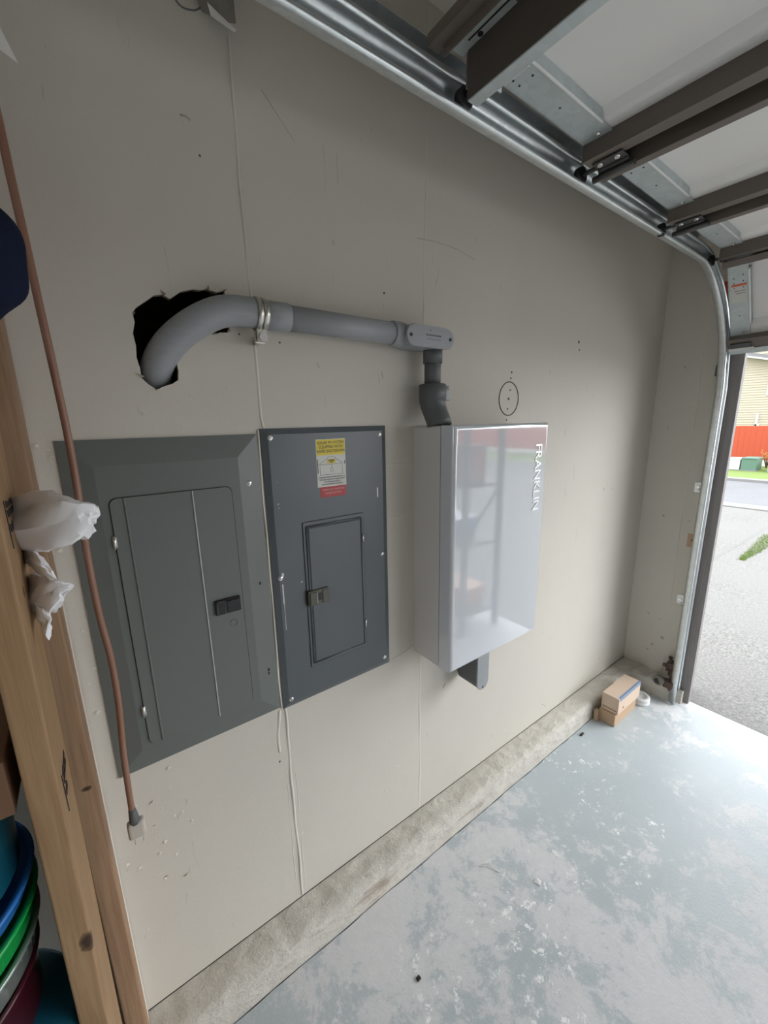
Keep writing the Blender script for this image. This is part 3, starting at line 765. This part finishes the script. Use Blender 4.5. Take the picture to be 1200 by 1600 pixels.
for xo, w in ((0.335, 0.010), (0.3475, 0.010)):
    def fn(u, v):
        a = 2*PI*u; r = 0.0322+0.0012*math.sin(PI*v)
        return Vector((xo+(v-.5)*w, -0.044+r*math.cos(a), 1.757+r*math.sin(a)))
    b.grid(fn, 36, 4)
b.build('strap', M_STRAP, CL)
b = MB().use(M_STRAP); b.box((0.330, -0.036, 1.700), (0.353, -0.031, 1.728), 0.002); b.build('clamp_ear', M_STRAP, CL)
b = MB().use(M_STRAP); b.box((0.330, -0.052, 1.704), (0.353, -0.047, 1.728), 0.002); b.build('clamp_ear', M_STRAP, CL)
b = MB().use(M_STRAP); b.box((0.335, -0.032, 1.785), (0.35, -0.001, 1.796), 0.002); b.build('clamp_ear', M_STRAP, CL)
b = MB().use(M_STEEL); b.cyl((0.341, -0.026, 1.709), (0.341, -0.058, 1.709), 0.0045, 12); b.cyl((0.341, -0.052, 1.709), (0.341, -0.060, 1.709), 0.0095, 6); b.build('bolt', M_STEEL, CL)
b = MB().use(M_STRAP); b.box((0.337, -0.03, 1.700), (0.349, 0.0, 1.712), 0.002); b.build('bracket', M_STRAP, CL)
LB = thing('conduit_elbow', 'oval grey conduit elbow body at the end of the long pipe', 'conduit fitting', (0.79, -0.05, 1.72))
b = MB().use(M_GREYMET); b.prism(stadium(0.793, 1.7495, 0.083, 0.0275, True), -0.018, -0.085, YF, 0.003)
b.tube([(0.690, -0.047, 1.7545), (0.694, -0.047, 1.7545), (0.72, -0.047, 1.7545), (0.74, -0.047, 1.7545)], [0.0295, 0.031, 0.031, 0.0275], 28)
b.use(M_DKPVC); b.cyl((0.836, -0.05, 1.73), (0.836, -0.05, 1.688), 0.0275, 24)
b.build('body', None, LB)
b = MB().use(M_GREYMET); b.prism(stadium(0.793, 1.7475, 0.085, 0.0265, True), -0.085, -0.091, YF, 0.0012); cv = b.build('cover', M_GREYMET, LB)
b = MB().use(M_DKPVC)
for k in range(9): b.box((0.775+k*.0062, -0.0914, 1.750), (0.7788+k*.0062, -0.0908, 1.7545))
for k in range(7): b.box((0.777+k*.0075, -0.0914, 1.7415), (0.782+k*.0075, -0.0908, 1.7428))
b.cyl((0.79, -0.0908, 1.764), (0.79, -0.0914, 1.764), 0.002, 8)
b.build('cast_marks', M_DKPVC, cv)
for x in (0.722, 0.864):
    b = MB().use(M_INK); b.cyl((x, -0.090, 1.7475), (x, -0.0925, 1.7475), 0.0045, 12); b.build('screw', M_INK, cv)
b = MB().use(M_DKPVC); b.cyl((0.836, -0.05, 1.735), (0.836, -0.05, 1.60), 0.0235, 28)
tag(b.build('conduit_pipe', M_DKPVC), 'short dark vertical pipe below the oval conduit body', 'conduit')
F = thing('conduit_fitting', 'dark offset conduit connector entering the top of white box', 'conduit fitting', (0.835, -0.06, 1.513))
b = MB().use(M_DKPVC); b.tube([(0.836, -0.05, 1.632), (0.836, -0.05, 1.630), (0.836, -0.05, 1.586), (0.836, -0.052, 1.572), (0.836, -0.066, 1.545), (0.836, -0.078, 1.524), (0.836, -0.08, 1.514)], [0.034, 0.039, 0.039, 0.036, 0.035, 0.035, 0.036], 28)
b.build('body', M_DKPVC, F)
b = MB().use(M_GREYMET); b.cyl((0.872, -0.062, 1.622), (0.884, -0.066, 1.622), 0.006, 10); b.box((0.862, -.078, 1.585), (0.880, -.06, 1.618), 0.003); b.build('set_screw_boss', M_GREYMET, F)

# ------------------------------------------------------------------ hanging cord and plug
K = thing('extension_cord', 'orange brown power cord hanging over the wide grey panel', 'cord', (-0.02, -0.1, 0.69))
ctl = [(-0.034, -0.10, 2.25), (-0.033, -0.10, 2.05), (-0.030, -0.10, 1.939), (-0.028, -0.10, 1.862), (-0.0255, -0.10, 1.788), (-0.0235, -0.10, 1.71), (-0.0205, -0.10, 1.608), (-0.0185, -0.10, 1.508), (-0.0195, -0.10, 1.417), (-0.0225, -0.10, 1.31), (-0.0215, -0.10, 1.201), (-0.0165, -0.10, 1.109), (-0.0175, -0.10, 1.014), (-0.0245, -0.10, 0.903), (-0.028, -0.10, 0.774), (-0.0265, -0.10, 0.748)]
b = MB().use(M_CORD); b.tube(smooth_path(ctl, 8), 0.0056, 14); b.build('cable', M_CORD, K)
b = MB().use(M_DKPVC); b.tube([(-0.028, -.10, .775), (-0.0272, -.10, .757), (-.0265, -.10, .741)], [.0062, .0085, .0095], 14); b.use(M_PLUG)
b.box((-.0415, -.109, .707), (-.010, -.090, .745), .006, 3)
pl = b.build('plug', None, K); pl['label'] = 'dirty grey two pin plug'
for dx in (-.0335, -.019):
    b = MB().use(M_STEEL); b.box((dx, -.1025, .690), (dx+.0018, -.0965, .709)); b.build('prong', M_STEEL, pl)

# ------------------------------------------------------------------ wooden shelf posts
def stamp_bm(x, ys, zs, h):
    mb = MB().use(M_INK)
    return mb
W1 = mk_wood('pine_lit_front', (0.45, 0.27, 0.135), (0.62, 0.41, 0.225), 2, [((0.015, -0.070, 0.705), 0.013, 1.6), ((0.0185, -0.02, 1.30), 0.006, 1.5)])
W2 = mk_wood('pine_shaded_rear', (0.33, 0.20, 0.115), (0.46, 0.30, 0.185), 2, [((0.003, -0.0445, 0.856), 0.009, 0.6)])  # rear pine toned darker than the front, its shade put in the colour
SH = thing('wooden_shelf', 'two by four framed storage shelf at the left edge by the panels', 'shelf', (-0.5, -0.15, 0))
def post(lo, hi, m, org):
    b = MB().use(m); b.box(lo, hi, 0.004, 3)
    o = b.build('post', m, None, origin=org); o.parent = SH; o.location = Vector(org)-WLOC[SH.name]; WLOC[o.name] = Vector(org); return o
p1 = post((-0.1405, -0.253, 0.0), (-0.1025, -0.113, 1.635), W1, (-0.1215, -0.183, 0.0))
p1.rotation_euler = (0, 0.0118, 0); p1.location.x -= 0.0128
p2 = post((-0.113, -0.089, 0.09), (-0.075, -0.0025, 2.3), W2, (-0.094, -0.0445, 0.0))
b = MB().use(mat('paint_overspray', (0.62, 0.56, 0.48), 0.7)); b.box((-0.0752, -0.0085, 0.10), (-0.0745, -0.0028, 1.55)); b.box((-0.0765, -0.030, 0.10), (-0.0748, -0.0085, 1.25), .0004); b.build('paint_edge', None, SH)['label'] = 'wall paint smeared along the rear post edge'
# ink grade stamps on the face of the front post
def bars(x, y0, z0, rows):
    for r_, (dz, n, h) in enumerate(rows):
        yy = y0
        for k in range(n):
            w = random.uniform(.003, .006)
            b.box((x-.0002, yy, z0-dz), (x+.0005, yy+w, z0-dz+h*random.uniform(.6, 1)))
            yy += w+.0018
for (z0, xs) in ((1.424, -.0981), (0.985, -.1033)):
    b = MB().use(M_INK)
    bars(xs+.0002, -.205, z0, ((0, 9, .010), (.013, 9, .010), (.034, 4, .014)))
    b.box((xs-.0002, -.217, z0-.055), (xs+.0007, -.215, z0+.012))
    b.build('ink_stamp', M_INK, SH)['label'] = 'smudged black lumber grade stamp'
for (x0, x1, z) in ((-1.25, -0.145, 1.616),):
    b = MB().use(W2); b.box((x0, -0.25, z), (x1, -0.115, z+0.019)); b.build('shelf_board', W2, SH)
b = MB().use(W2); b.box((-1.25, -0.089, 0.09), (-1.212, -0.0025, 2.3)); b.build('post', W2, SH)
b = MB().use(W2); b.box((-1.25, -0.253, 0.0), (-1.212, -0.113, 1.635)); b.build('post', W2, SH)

# ------------------------------------------------------------------ plastic bags poking out of the shelf
def crumple(name, axis_pts, radii, m, seed, flat=0.6, amp=0.12, jt=0.0022):
    rnd = random.Random(seed); ax = [Vector(p) for p in smooth_path(axis_pts, 6)]
    n = len(ax)-1; m_ = len(radii)-1
    ph = [rnd.uniform(0, 6) for _ in range(8)]
    def fn(u, v):
        i = min(int(u*n), n-1); f = u*n-i; p = ax[i].lerp(ax[i+1], f); tg = (ax[i+1]-ax[i]).normalized()
        j = min(int(u*m_), m_-1); g = u*m_-j; r = radii[j]*(1-g)+radii[j+1]*g
        side = tg.cross(Vector((0, 0, 1))).normalized(); up = side.cross(tg)
        a = 2*PI*v
        w = 1+amp*(math.sin(3*a+ph[0]+5*u)+0.8*math.sin(5*a+ph[1]-9*u)+0.7*abs(math.sin(7*a+ph[2]+14*u))-0.5*abs(math.sin(4*a+ph[3]-17*u)))
        return p + r*w*(up*math.sin(a)+side*math.cos(a)*flat)
    b = MB().use(m)
    jit = {}
    def fj(u, v):
        k = (round(u*18), round(v*22) % 22)
        if k not in jit: jit[k] = Vector([rnd.uniform(-jt, jt) for _ in range(3)])*(1.0 if 0 < k[0] < 17 else 0.2)
        return fn(u, v)+jit[k]
    b.grid(fj, 18, 22, True); return b
b = crumple('plastic_bag', [(-0.097, -0.125, 1.382), (-0.083, -0.145, 1.385), (-0.050, -0.185, 1.393), (-0.022, -0.21, 1.400), (-0.006, -0.215, 1.404), (0.005, -0.215, 1.401)], [0.040, 0.043, 0.040, 0.031, 0.017, 0.0015], M_BAG, 3)
def bag(b, lab):
    o = b.build('plastic_bag', M_BAG); o.data.set_sharp_from_angle(angle=math.radians(38)); tag(o, lab, 'plastic bag')
bag(b, 'upper puffed white plastic bag poking out beside the posts')
b = crumple('x', [(-0.097, -0.125, 1.335), (-0.088, -0.15, 1.335), (-0.078, -0.18, 1.330), (-0.068, -0.20, 1.316), (-0.062, -0.205, 1.305)], [0.013, 0.014, 0.013, 0.008, 0.001], M_BAG, 12, 0.5, 0.12, 0.0012)
bag(b, 'small torn scrap of white plastic between the two bags')
b = crumple('x', [(-0.099, -0.125, 1.268), (-0.090, -0.15, 1.272), (-0.075, -0.19, 1.285), (-0.060, -0.21, 1.298), (-0.042, -0.215, 1.300)], [0.034, 0.035, 0.026, 0.013, 0.001], M_BAG, 21, 0.45, 0.13, 0.0016)
b2 = crumple('x', [(-0.092, -0.15, 1.270), (-0.086, -0.19, 1.255), (-0.083, -0.20, 1.242), (-0.084, -0.205, 1.220)], [0.020, 0.018, 0.011, 0.001], M_BAG, 23, 0.4, 0.12, 0.0012)
b.merge(b2.bm)
bag(b, 'lower torn white plastic bag with pointed ends beside the posts')

# ------------------------------------------------------------------ navy bag at the left edge
b = MB().use(M_NAVY)
def nv(u, v):
    a = 2*PI*v; ph = PI*u
    r = 1+0.04*math.sin(3*a+2*ph)+0.03*math.sin(7*ph+a)
    return Vector((-0.105+0.083*r*math.sin(ph)*math.cos(a), -0.24+0.045*r*math.sin(ph)*math.sin(a), 1.725+0.088*r*math.cos(ph)*(1.05 if ph < PI/2 else 0.9)))
b.grid(nv, 32, 40)
nb = b.build('fabric_bag', M_NAVY); tag(nb, 'dark navy blue fabric bag hanging at the left edge', 'bag')

# ------------------------------------------------------------------ stacked plastic tubs, cardboard and bucket on the left
tc = (-0.335, -0.178)
def tub(zb, zt, r, m, lab, tilt=0.0):
    mb = MB().use(m)
    mb.lathe([(0.001, zb), (r-.022, zb), (r-.008, zb+.01), (r-.004, zt-.012), (r+.002, zt-.009), (r+.004, zt-.003), (r+.001, zt), (r-.006, zt-.002), (r-.010, zb+.016), (0.001, zb+.012)], (tc[0], tc[1], 0), 64)
    return tag(mb.build('plastic_tub', m, None, origin=(tc[0], tc[1], zb)), lab, 'plastic tub', 'stacked plastic tubs')
tub(0.5755, 0.690, 0.150, M_MAROON, 'dark maroon tub at the bottom of the plastic stack')
tub(0.6905, 0.750, 0.160, M_CLEARP, 'shiny silver tub under the green one in the stack')
tub(0.7505, 0.805, 0.166, M_GREENP, 'glossy green tub in the middle of the plastic stack')
tub(0.8055, 0.848, 0.168, M_BLUEP, 'bright blue tub under the teal one in the stack')
tub(0.8485, 0.985, 0.164, M_TEAL, 'teal tub on top of the stack below the cardboard')
b = MB().use(M_TEAL); b.lathe([(0.001, 0), (0.12, 0), (0.128, .01), (0.15, .52), (0.156, .525), (0.156, .545), (0.145, .555), (0.06, .572), (0.001, .575)], (-0.30, -0.20, 0), 48)
tag(b.build('plastic_bucket', M_TEAL), 'teal lidded bucket on the floor at lower left corner', 'bucket')
b = MB().use(M_CARDD); b.box((-0.46, -0.245, 0.9865), (-0.156, -0.03, 1.075), 0.002)
cbx = b.build('cardboard_box', M_CARDD); tag(cbx, 'dark brown cardboard box on the teal tub at left edge', 'box')

# ------------------------------------------------------------------ torn paper at the top
pf = thing('paper_flap', 'grey crumpled paper flap stuck on the wall at top', 'paper', (0.31, 0, 2.26))
b = MB().use(M_GREYPAPER)
t = bmesh.new()
def pv(x, y, z): return t.verts.new((x, y, z))
q = [pv(0.262, -.004, 2.36), pv(0.345, -.030, 2.40), pv(0.344, -.036, 2.262), pv(0.318, -.030, 2.258), pv(0.290, -.012, 2.272), pv(0.305, -.045, 2.33)]
for tri in ((0, 4, 5), (4, 3, 5), (3, 2, 5), (2, 1, 5), (1, 0, 5)): t.faces.new([q[i] for i in tri])
b.merge(t); b.build('flap', M_GREYPAPER, pf, solid=0.0008)
b = MB().use(M_PAPER); t = bmesh.new()
t.faces.new([t.verts.new(p) for p in ((0.296, -.030, 2.276), (0.299, -.034, 2.256), (0.338, -.042, 2.243), (0.342, -.040, 2.249))]); b.merge(t)
b.build('white_edge', M_PAPER, pf, solid=0.001)
b = MB().use(M_DKPVC); b.tube(smooth_path([(0.232, -.004, 2.36), (0.236, -.006, 2.30), (0.252, -.008, 2.268), (0.275, -.01, 2.268), (0.288, -.014, 2.275)]), 0.0013, 6); b.build('string', M_DKPVC, pf)
b = MB().use(M_PAPER); t = bmesh.new()
t.faces.new([t.verts.new(p) for p in ((-0.08, -.05, 2.14), (-0.012, -.06, 2.092), (0.004, -.062, 2.048), (-0.03, -.062, 2.065))]); b.merge(t)
tag(b.build('paper_scrap', M_PAPER, solid=0.001), 'white pointed scrap of paper at the top left edge', 'paper')

# ------------------------------------------------------------------ sectional garage door, rolled up
DY0, DY1 = -0.312, -5.26
GD = thing('garage_door', 'white sectional garage door rolled up overhead with brown rails', 'garage door', (1.5, -2.7, 1.8))
def frame2(x0, z0, x1, z1):
    d = Vector((x1-x0, 0, z1-z0)); L = d.length; d.normalize(); n = Vector((-d.z, 0, d.x))
    o = Vector((x0, 0, z0))
    return L, (lambda s, h, y: o+d*s+n*h+Vector((0, y, 0))), Matrix(((d.x, 0, n.x, x0), (0, 1, 0, 0), (d.z, 0, n.z, z0), (0, 0, 0, 1)))
secs = [(0.664, 2.180, 1.150, 2.172), (1.155, 2.172, 1.665, 2.163), (1.670, 2.163, 2.168, 2.157), (2.178, 2.150, 2.418, 1.812)]
for i, (x0, z0, x1, z1) in enumerate(secs):
    L, fr, mx = frame2(x0, z0, x1, z1)
    b = MB().use(M_SKIN)
    pr = [(0, .045), (0, .018), (.06, .018), (.07, .020), (L-.125, .020), (L-.108, .008), (L-.095, .005), (L, .005), (L, .045)]
    b.prism(pr, DY0-.002, DY1, lambda u, v, w: fr(u, v, w))
    sec = b.build('door_section', M_SKIN, GD)
    b = MB().use(M_BROWN)
    b.box((.008, DY1, -.048), (.034, DY0, .045), 0.001, 1, mx); b.build('near_rail', M_BROWN, sec)
    b = MB().use(M_BROWN)
    b.box((L-.066, DY1, -.036), (L-.028, DY0, .045), 0.001, 1, mx); b.box((L-.028, DY1, -.016), (L-.003, DY0, .04), 0, 1, mx)
    b.box((L-.068, DY1, -.0385), (L-.06, DY0, -.034), 0, 1, mx)
    b.build('far_rail', M_BROWN, sec)
    b = MB().use(M_STILE)
    b.box((.03, DY0-.068, 0), (L-.060, DY0, .003), 0.0005, 1, mx); b.box((.03, DY0-.003, 0), (L-.06, DY0, .045), 0, 1, mx)
    b.box((.07, DY0-.072, -.003), (L-.115, DY0-.064, .02), 0.001, 1, mx); b.use(M_LIP); b.box((.07, DY0-.0725, -.005), (L-.115, DY0-.0685, -.001), 0.0005, 1, mx)
    b.use(M_INK)
    for (sx_, sy_) in ((.10, -.02), (.12, -.02), (.14, -.02), (.09, -.05), (.115, -.05), (.14, -.05), (.26, -.035)):
        t = bmesh.new(); bmesh.ops.create_cone(t, cap_ends=True, segments=8, radius1=.0022, radius2=.0022, depth=.002); b.merge(t, mx @ Matrix.Translation((sx_, DY0+sy_, -.0004)))
    b.use(M_STEEL); t = bmesh.new(); bmesh.ops.create_uvsphere(t, u_segments=8, v_segments=6, radius=.006); b.merge(t, mx @ Matrix.Translation((L-.085, DY0-.045, -.001)))
    stl = b.build('end_stile', None, sec)
    if i == 3:
        b = MB().use(M_VWHITE); b.box((.125, DY0-.060, -.0012), (.20, DY0-.012, 0), 0, 1, mx); b.use(mat('red_print', (0.7, .12, .05), .5)); b.box((.125, DY0-.060, -.0018), (.133, DY0-.012, 0), 0, 1, mx)
        b.use(M_DKPVC); b.box((.152, DY0-.055, -.0016), (.154, DY0-.02, 0), 0, 1, mx); b.box((.162, DY0-.055, -.0016), (.164, DY0-.025, 0), 0, 1, mx)
        b.build('safety_sticker', None, stl)
    if i > 0 or True:
        # hinge with roller at the near end of each section (first section: top bracket instead)
        if i > 0:
            b = MB().use(M_HINGE)
            b.box((-.022, DY0-.085, -.046), (.012, DY0-.015, -.040), 0.001, 1, mx); b.box((-.050, DY0-.085, -.042), (-.020, DY0-.015, -.037), 0.001, 1, mx)
            b.tube([mx @ Vector((-.004, DY0+.004, -.052)), mx @ Vector((-.004, DY0-.095, -.052))], .0075, 12)
            b.use(M_STEEL)
            for yy in (-.03, -.07): b.tube([mx @ Vector((-.04, DY0+yy, -.036)), mx @ Vector((-.04, DY0+yy, -.046))], .006, 8)
            hg = b.build('hinge', None, sec)
            b = MB().use(M_HINGE); b.tube([mx @ Vector((-.004, DY0-.02, -.026 if i < 3 else -.03)), mx @ Vector((-.004, -0.262, -.026 if i < 3 else -.03))], .0055, 10)
            b.use(M_BLACK); b.tube([mx @ Vector((-.004, y_, -.026 if i < 3 else -.03)) for y_ in (-.281, -.279, -.264, -.262)], [.016, .0195, .0195, .016], 20)
            b.build('roller', None, hg)
        else:
            b = MB().use(M_GALV)
            b.box((.035, DY0-.062, -.004), (.115, DY0-.004, 0), .001, 1, mx); b.box((.04, DY0-.010, -.022), (.10, DY0-.005, 0), .001, 1, mx)
            for yy in (-.022, -.042): b.tube([mx @ Vector((.062, DY0+yy, -.002)), mx @ Vector((.062, DY0+yy, -.012))], .008, 6)
            b.use(M_INK); b.box((.078, DY0-.04, -.0055), (.083, DY0-.018, -.003), .001, 1, mx); b.box((.090, DY0-.04, -.0055), (.095, DY0-.018, -.003), .001, 1, mx)
            hg = b.build('top_bracket', None, sec)
            b = MB().use(M_HINGE); b.tube([Vector((.71, DY0-.05, 2.152)), Vector((.71, -.262, 2.152))], .0055, 10); b.use(M_BLACK)
            b.tube([Vector((.71, y_, 2.152)) for y_ in (-.281, -.279, -.264, -.262)], [.016, .0195, .0195, .016], 20); b.build('roller', None, hg)
# reinforcing strut on the top section
sec0 = bpy.data.objects['door_section']
b = MB().use(mat('dark_strut_coat', (0.075, 0.063, 0.053), 0.5))
b.box((.660, DY1, 2.102), (.6635, DY0-.016, 2.196)); b.use(M_STILE); b.box((.660, DY1, 2.0995), (.684, DY0-.018, 2.1025)); b.box((.681, DY1, 2.1), (.684, DY0-.018, 2.112))
st = b.build('reinforcing_strut', None, sec0)
b = MB().use(M_STILE); b.box((.627, DY1, 2.178), (.662, DY0+.0, 2.1805)); b.use(M_INK); b.box((.644, DY1, 2.1765), (.6465, DY0-.03, 2.1782)); b.cyl((.653, DY0-.05, 2.1783), (.653, DY0-.05, 2.1768), .005, 10)
b.use(M_STEEL); b.cyl((.648, DY0-.135, 2.179), (.648, DY0-.135, 2.168), .008, 6)
b.build('strut_flange', None, st)
b = MB().use(M_BROWN); b.box((.603, DY1, 2.186), (.629, DY0+.03, 2.1885)); b.box((.626, DY1, 2.170), (.6285, DY0+.012, 2.1885)); b.box((.603, DY1, 2.186), (.6055, DY0+.03, 2.205)); b.build('top_lip', M_BROWN, st)
# bottom weather seal of the lowest section
L, fr, mx = frame2(*secs[3])
b = MB().use(M_STILE); b.box((L-.012, DY1, -.02), (L+.012, DY0, .046), .001, 1, mx); b.use(M_BRIGHT); b.box((L-.03, DY0-.09, -.045), (L-.015, DY0-.005, -.038), .001, 1, mx); b.use(M_HINGE); b.box((L-.05, DY0-.08, -.044), (L-.03, DY0-.01, -.036), .001, 1, mx)
b.build('bottom_retainer', None, [o for o in GD.children][3])

# ------------------------------------------------------------------ garage door track
TR = thing('door_track', 'galvanized steel garage door track curving up along the wall', 'door track', (2.395, -0.29, 0))
path = [(2.395, 0.004)]
for k in range(1, 13): path.append((2.395, 0.004+1.79*k/12))
R = 0.355; cx, cz = 2.395-R, 1.794
for k in range(1, 17):
    a = PI/2*k/16; path.append((cx+R*math.cos(a), cz+R*math.sin(a)))
for k in range(1, 9): path.append((cx-(cx+0.9)*k/8, cz+R+0.001*k))
prof = [(.026, -.017), (.0305, -.0195), (.033, -.0245), (.030, -.0285), (.022, -.0285), (.010, -.0255), (.002, -.020), (0, -.012), (0, .012), (.002, .020), (.010, .0255), (.022, .0285), (.030, .0285), (.033, .0245), (.0305, .0195), (.026, .017)]
b = MB().use(M_GALV); t = bmesh.new(); rows = []
for i, (x, z) in enumerate(path):
    p0 = path[max(i-1, 0)]; p1 = path[min(i+1, len(path)-1)]
    d = Vector((p1[0]-p0[0], 0, p1[1]-p0[1])).normalized(); n = Vector((d.z, 0, -d.x))
    f = min(max((z-1.7)/0.4, 0), 1); yw = -0.287*(1-f)-0.2475*f
    rows.append([t.verts.new(Vector((x, yw, z))+n*(-v)+Vector((0, -u, 0))) for u, v in prof])
for a, c in zip(rows, rows[1:]):
    for k in range(len(prof)-1):
        f_ = t.faces.new((a[k], a[k+1], c[k+1], c[k])); f_.smooth = True
b.merge(t); rail = b.build('track_rail', M_GALV, TR, solid=0.0018)
b = MB().use(M_GALV); b.box((-.9, -.247, 2.152), (2.06, -.245, 2.207)); b.box((-.9, -.278, 2.205), (2.06, -.245, 2.207)); b.build('angle_iron', M_GALV, TR)
b = MB().use(M_GALV); b.box((2.452, -.305, 0.06), (2.455, -.288, 1.95)); b.box((2.43, -.290, 0.06), (2.4885, -.2875, 1.95)); b.box((2.4865, -.30, .06), (2.489, -.2665, 1.95)); b.build('wall_angle', M_GALV, TR)
for y, z, m in ((-.272, 1.172, M_GALV), (-.268, .558, M_GALV), (-.286, 1.735, M_HINGE)):
    b = MB().use(m); b.box((2.40, y-.018, z-.022), (2.489, y-.015, z+.022), .001, 1); b.box((2.483, y-.018, z-.026), (2.4885, y+.040, z+.026), .001, 1); b.use(M_STEEL)
    b.cyl((2.486, y+.024, z), (2.476, y+.024, z), .009, 6); b.cyl((2.43, y-.012, z), (2.43, y+.004, z), .007, 6); b.use(M_HINGE); b.cyl((2.45, y-.012, z-.014), (2.45, y+.003, z-.014), .006, 6); b.build('track_bracket', None, TR)
b = MB().use(M_REDTAG); b.box((2.4835, -.290, 2.005), (2.4865, -.222, 2.125), .0005); tag(b.build('warning_tag', M_REDTAG), 'red warning tag on the front wall behind the track curve', 'tag')
b = MB().use(M_PATCH); b.box((2.484, -.285, .855), (2.4905, -.235, .925), .001); b.use(M_INK); b.cyl((2.4845, -.258, .893), (2.4832, -.258, .893), .006, 10); tag(b.build('wood_block', None), 'small bare wood patch on the front wall beside track', 'wood block')

# ------------------------------------------------------------------ bits in the front corner
D1 = thing('cardboard_box', 'brown cardboard box on the floor under the pale box', 'box', (2.07, -.16, 0))
b = MB().use(M_CARD); b.box((1.952, -.2, 0.0005), (2.188, -.122, .066), .0015); b.build('carton', M_CARD, D1)
b = MB().use(M_CARD); b.box((1.925, -.128, 0.0005), (1.95, -.108, .058), .001); b.build('flap', M_CARD, D1)
D2 = thing('cardboard_box', 'pale cardboard box with a blue stripe atop the brown box', 'box', (2.08, -.165, .067))
b = MB().use(M_CARDL); b.box((1.962, -.206, .0668), (2.205, -.124, .156), .0015); b.build('carton', M_CARDL, D2)
b = MB().use(M_BLUE); b.box((1.975, -.2068, .1395), (2.203, -.2055, .1525)); b.box((1.975, -.2066, .1555), (2.203, -.196, .1565)); b.build('blue_stripe', M_BLUE, D2)
b = MB().use(M_CARDD); b.box((1.9612, -.200, .082), (1.963, -.130, .086)); b.build('printing', M_CARDD, D2)
b = MB().use(M_CARDD); b.cyl((2.02, -.2055, .088), (2.02, -.2066, .088), .006, 8); b.build('printing', M_CARDD, D2)
b = MB().use(M_WTRIM); b.lathe([(.001, .0006), (.046, .0006), (.049, .004), (.049, .016), (.047, .018), (.047, .021), (.049, .023), (.049, .034), (.046, .038), (.03, .038), (.028, .034), (.001, .034)], (2.262, -.190, 0), 32)
tag(b.build('tape_roll', M_WTRIM), 'round white roll on the floor behind the cardboard boxes', 'roll')
P_ = thing('sensor_bracket', 'rusty metal sensor bracket at the foot of the door track', 'bracket', (2.40, -.25, 0.05))
b = MB().use(M_RUST); b.box((2.40, -.30, .05), (2.44, -.27, .17), .004); b.box((2.36, -.30, .085), (2.40, -.255, .125), .004); b.box((2.42, -.285, .15), (2.475, -.24, .20), .005)
for k in range(10):
    c = Vector((2.42+random.uniform(-.03, .05), -.275+random.uniform(-.03, .04), .12+random.uniform(-.03, .11))); t = bmesh.new(); bmesh.ops.create_icosphere(t, subdivisions=1, radius=random.uniform(.008, .018)); b.merge(t, Matrix.Translation(c))
b.build('bracket', M_RUST, P_)
b = MB().use(M_GREYPAPER); b.tube([(2.345+.0, -.235, .115), (2.372, -.240, .117)], [.026, .026], 20); b.use(M_INK); b.tube([(2.3435, -.235, .115), (2.346, -.235, .115)], [.016, .016], 16); b.build('sensor_eye', None, P_)
# chips lying on the floor
def chip(pts, m, lab, cat='paint chip', name='paint_chip'):
    b = MB().use(m); t = bmesh.new(); t.faces.new([t.verts.new(p) for p in pts]); bmesh.ops.triangulate(t, faces=t.faces); b.merge(t)
    tag(b.build(name, m, solid=.0012), lab, cat)
chip([(0.902, -.228, .001), (.925, -.245, .006), (.944, -.285, .001), (.948, -.287, .001), (.935, -.248, .010), (.912, -.228, .003)], M_WTRIM, 'curled white paint sliver on the floor by the curb')
chip([(1.012, -.374, .001), (1.03, -.372, .006), (1.036, -.388, .002), (1.020, -.394, .001)], M_WTRIM, 'small square white paint chip lying on the floor')
b = MB().use(M_INK); b.box((.535, -.330, 0.0004), (.548, -.319, .005), .002); tag(b.build('debris_crumb', M_INK), 'dark crumb on the floor nearest the bottom left', 'debris')
b = MB().use(M_INK); b.box((1.765, -.134, 0.0004), (1.790, -.124, .008), .002); tag(b.build('debris_crumb', M_INK), 'dark crumb on the floor in front of the cardboard boxes', 'debris')

# ------------------------------------------------------------------ things opposite, seen mirrored in the glossy cover
RK = thing('metal_rack', 'black steel storage rack mirrored in the glossy white cover', 'rack', (2.18, -1.47, 0))
for x in (2.00, 2.36):
    for y in (-1.22, -1.72):
        b = MB().use(M_BLKMET); b.box((x-.018, y-.018, 0), (x+.018, y+.018, 1.62)); b.build('post', M_BLKMET, RK)
for z in (0.14, 0.66, 1.08):
    b = MB().use(M_BLKMET); b.box((1.985, -1.735, z), (2.375, -1.205, z+.02)); b.build('shelf', M_BLKMET, RK)
for y in (-1.22, -1.72):
    b = MB().use(M_BLKMET); b.tube([(2.0, y, .70), (2.36, y, 1.07)], .010, 8); b.build('brace', M_BLKMET, RK)
def bin_(lo, hi, m, lab, name='storage_bin', cat='bin'):
    b = MB().use(m); b.box(lo, (hi[0], hi[1], hi[2]-.03), .012); o = thing(name, lab, cat, ((lo[0]+hi[0])/2, (lo[1]+hi[1])/2, lo[2])); b.build('tub', m, o)
    b = MB().use(m); b.box((lo[0]-.01, lo[1]-.01, hi[2]-.03), (hi[0]+.01, hi[1]+.01, hi[2]), .008); b.build('lid', m, o)
bin_((2.04, -1.62, 1.101), (2.30, -1.30, 1.36), M_REDTAG, 'red lidded bin on the black rack, mirrored in the cover')
bin_((2.04, -1.68, 0.681), (2.26, -1.34, 0.84), M_BLUEP, 'blue lidded bin on the black rack, mirrored in the cover')
bin_((2.10, -1.60, 0.161), (2.32, -1.30, 0.30), M_ORANGE, 'orange lidded bin low on the rack, mirrored in the cover')
